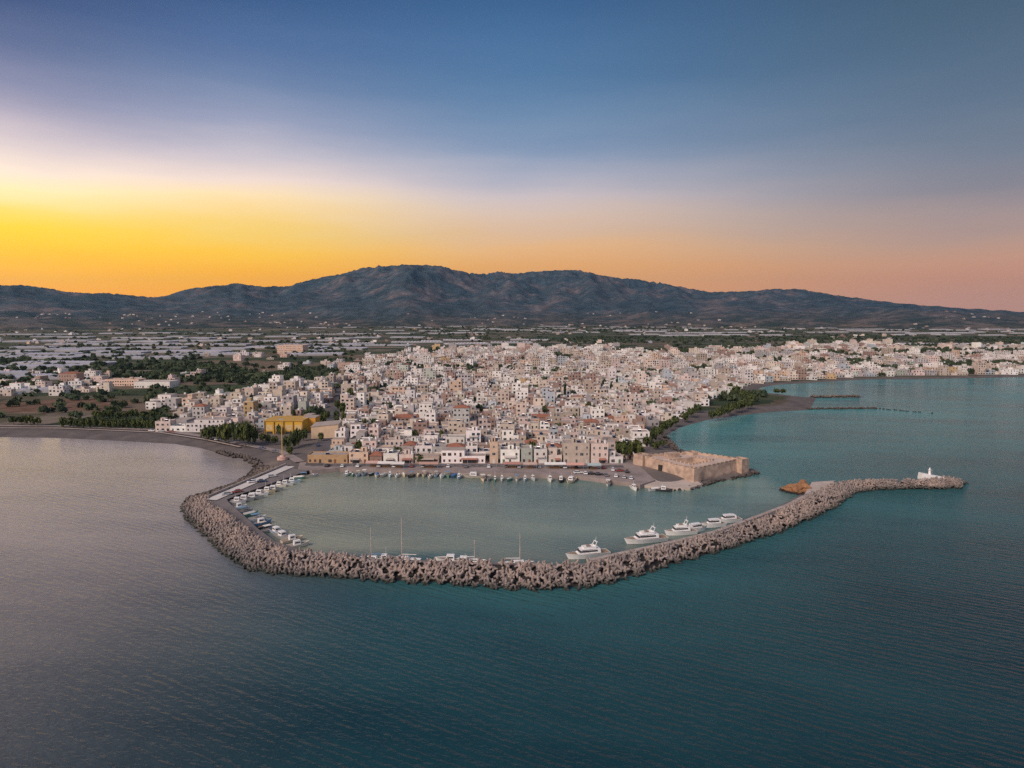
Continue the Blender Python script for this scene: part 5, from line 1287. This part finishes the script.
cars([(*g2(px, py, 2.1), 2.05, R(random.choice((0, 5, -8)))) for px, py in ((152, 431.2), (161, 431.6), (172, 432.5), (218, 440.2), (262, 449), (275, 452))], 'on the beach road', 'cars on the beach road')
def kiosk(px, py, w, d, col, label, cat='awning', hgt=2.9):
    x, y = g2(px, py, 2.1); t = thing('quay_awning', label, cat, (x, y, 2.12), 0, 'awnings of the quay cafes')
    for a in (-1, 1):
        for b in (-1, 1):
            m = MB(); m.cyl((a * w * 0.46, b * d * 0.42, 0), (a * w * 0.46, b * d * 0.42, hgt - 0.3), 0.06, 0.06, 6); link('post', m.mesh('awning_post', [M_metal]), t)
    m = MB(); m.loft([[(-w / 2, -d / 2, hgt - 0.55), (w / 2, -d / 2, hgt - 0.55)], [(-w / 2, -d / 2, hgt - 0.3), (w / 2, -d / 2, hgt - 0.3)], [(-w / 2, 0, hgt + 0.4), (w / 2, 0, hgt + 0.4)], [(-w / 2, d / 2, hgt - 0.3), (w / 2, d / 2, hgt - 0.3)]], 0); link('canopy', m.mesh('awning_canopy', [M_canvas]), t, color=col)
    m = MB(); m.box((0, d * 0.2, 0), (w * 0.5, 0.7, 1.0), 0, 0); link('counter', m.mesh('counter', [M_wood]), t)
for px, py, w, col, lab in ((374, 467, 8, (0.55, 0.36, 0.30), 'dusty pink cafe awning left of the white awnings'), (386, 467.5, 8, (0.68, 0.64, 0.6), 'white cafe awning in front of the rose brown house'), (398, 468, 7, (0.66, 0.62, 0.58), 'white cafe awning before the pale pink one-storey house'), (429, 468, 10, (0.45, 0.28, 0.22), 'brown cafe awning before the low beige house'), (512, 468, 9, (0.42, 0.22, 0.18), 'dark red cafe awning right of the peach tower'),
    (530, 468.5, 7, (0.5, 0.36, 0.3), 'small pinkish brown awning before the pale green house'), (555, 468.5, 11, (0.72, 0.7, 0.66), 'large white awning before the cream house'), (575, 469, 9, (0.60, 0.34, 0.28), 'salmon pink awning before the tall beige block'), (594, 469.5, 7, (0.36, 0.44, 0.44), 'grey green awning before the pale pink block')): kiosk(px, py, w, 4.2, col, lab)
m = MB(); m.cyl((0, 0, 0), (0, 0, 7.5), 0.10, 0.06, 6); LP = m.mesh('lamp_pole', [M_metal]); m = MB(); m.cyl((0, 0, 7.45), (0, -1.4, 7.9), 0.05, 0.05, 5); m.box((0, -1.5, 7.82), (0.3, 0.7, 0.14), 0, 0, True); LH = m.mesh('lamp_arm', [M_metal])
for i in range(11):
    x = -98 + i * 15; yq = float(np.interp(x, [p[0] for p in quay_road], [p[1] for p in quay_road])) - 4.0
    t = thing('street_lamp', f'slim grey street lamp, {nth(i + 1)} from left along the quay', 'street lamp', (x, yq, 2.12), 0, 'street lamps along the quay'); link('pole', LP, t); link('lamp_arm', LH, t)
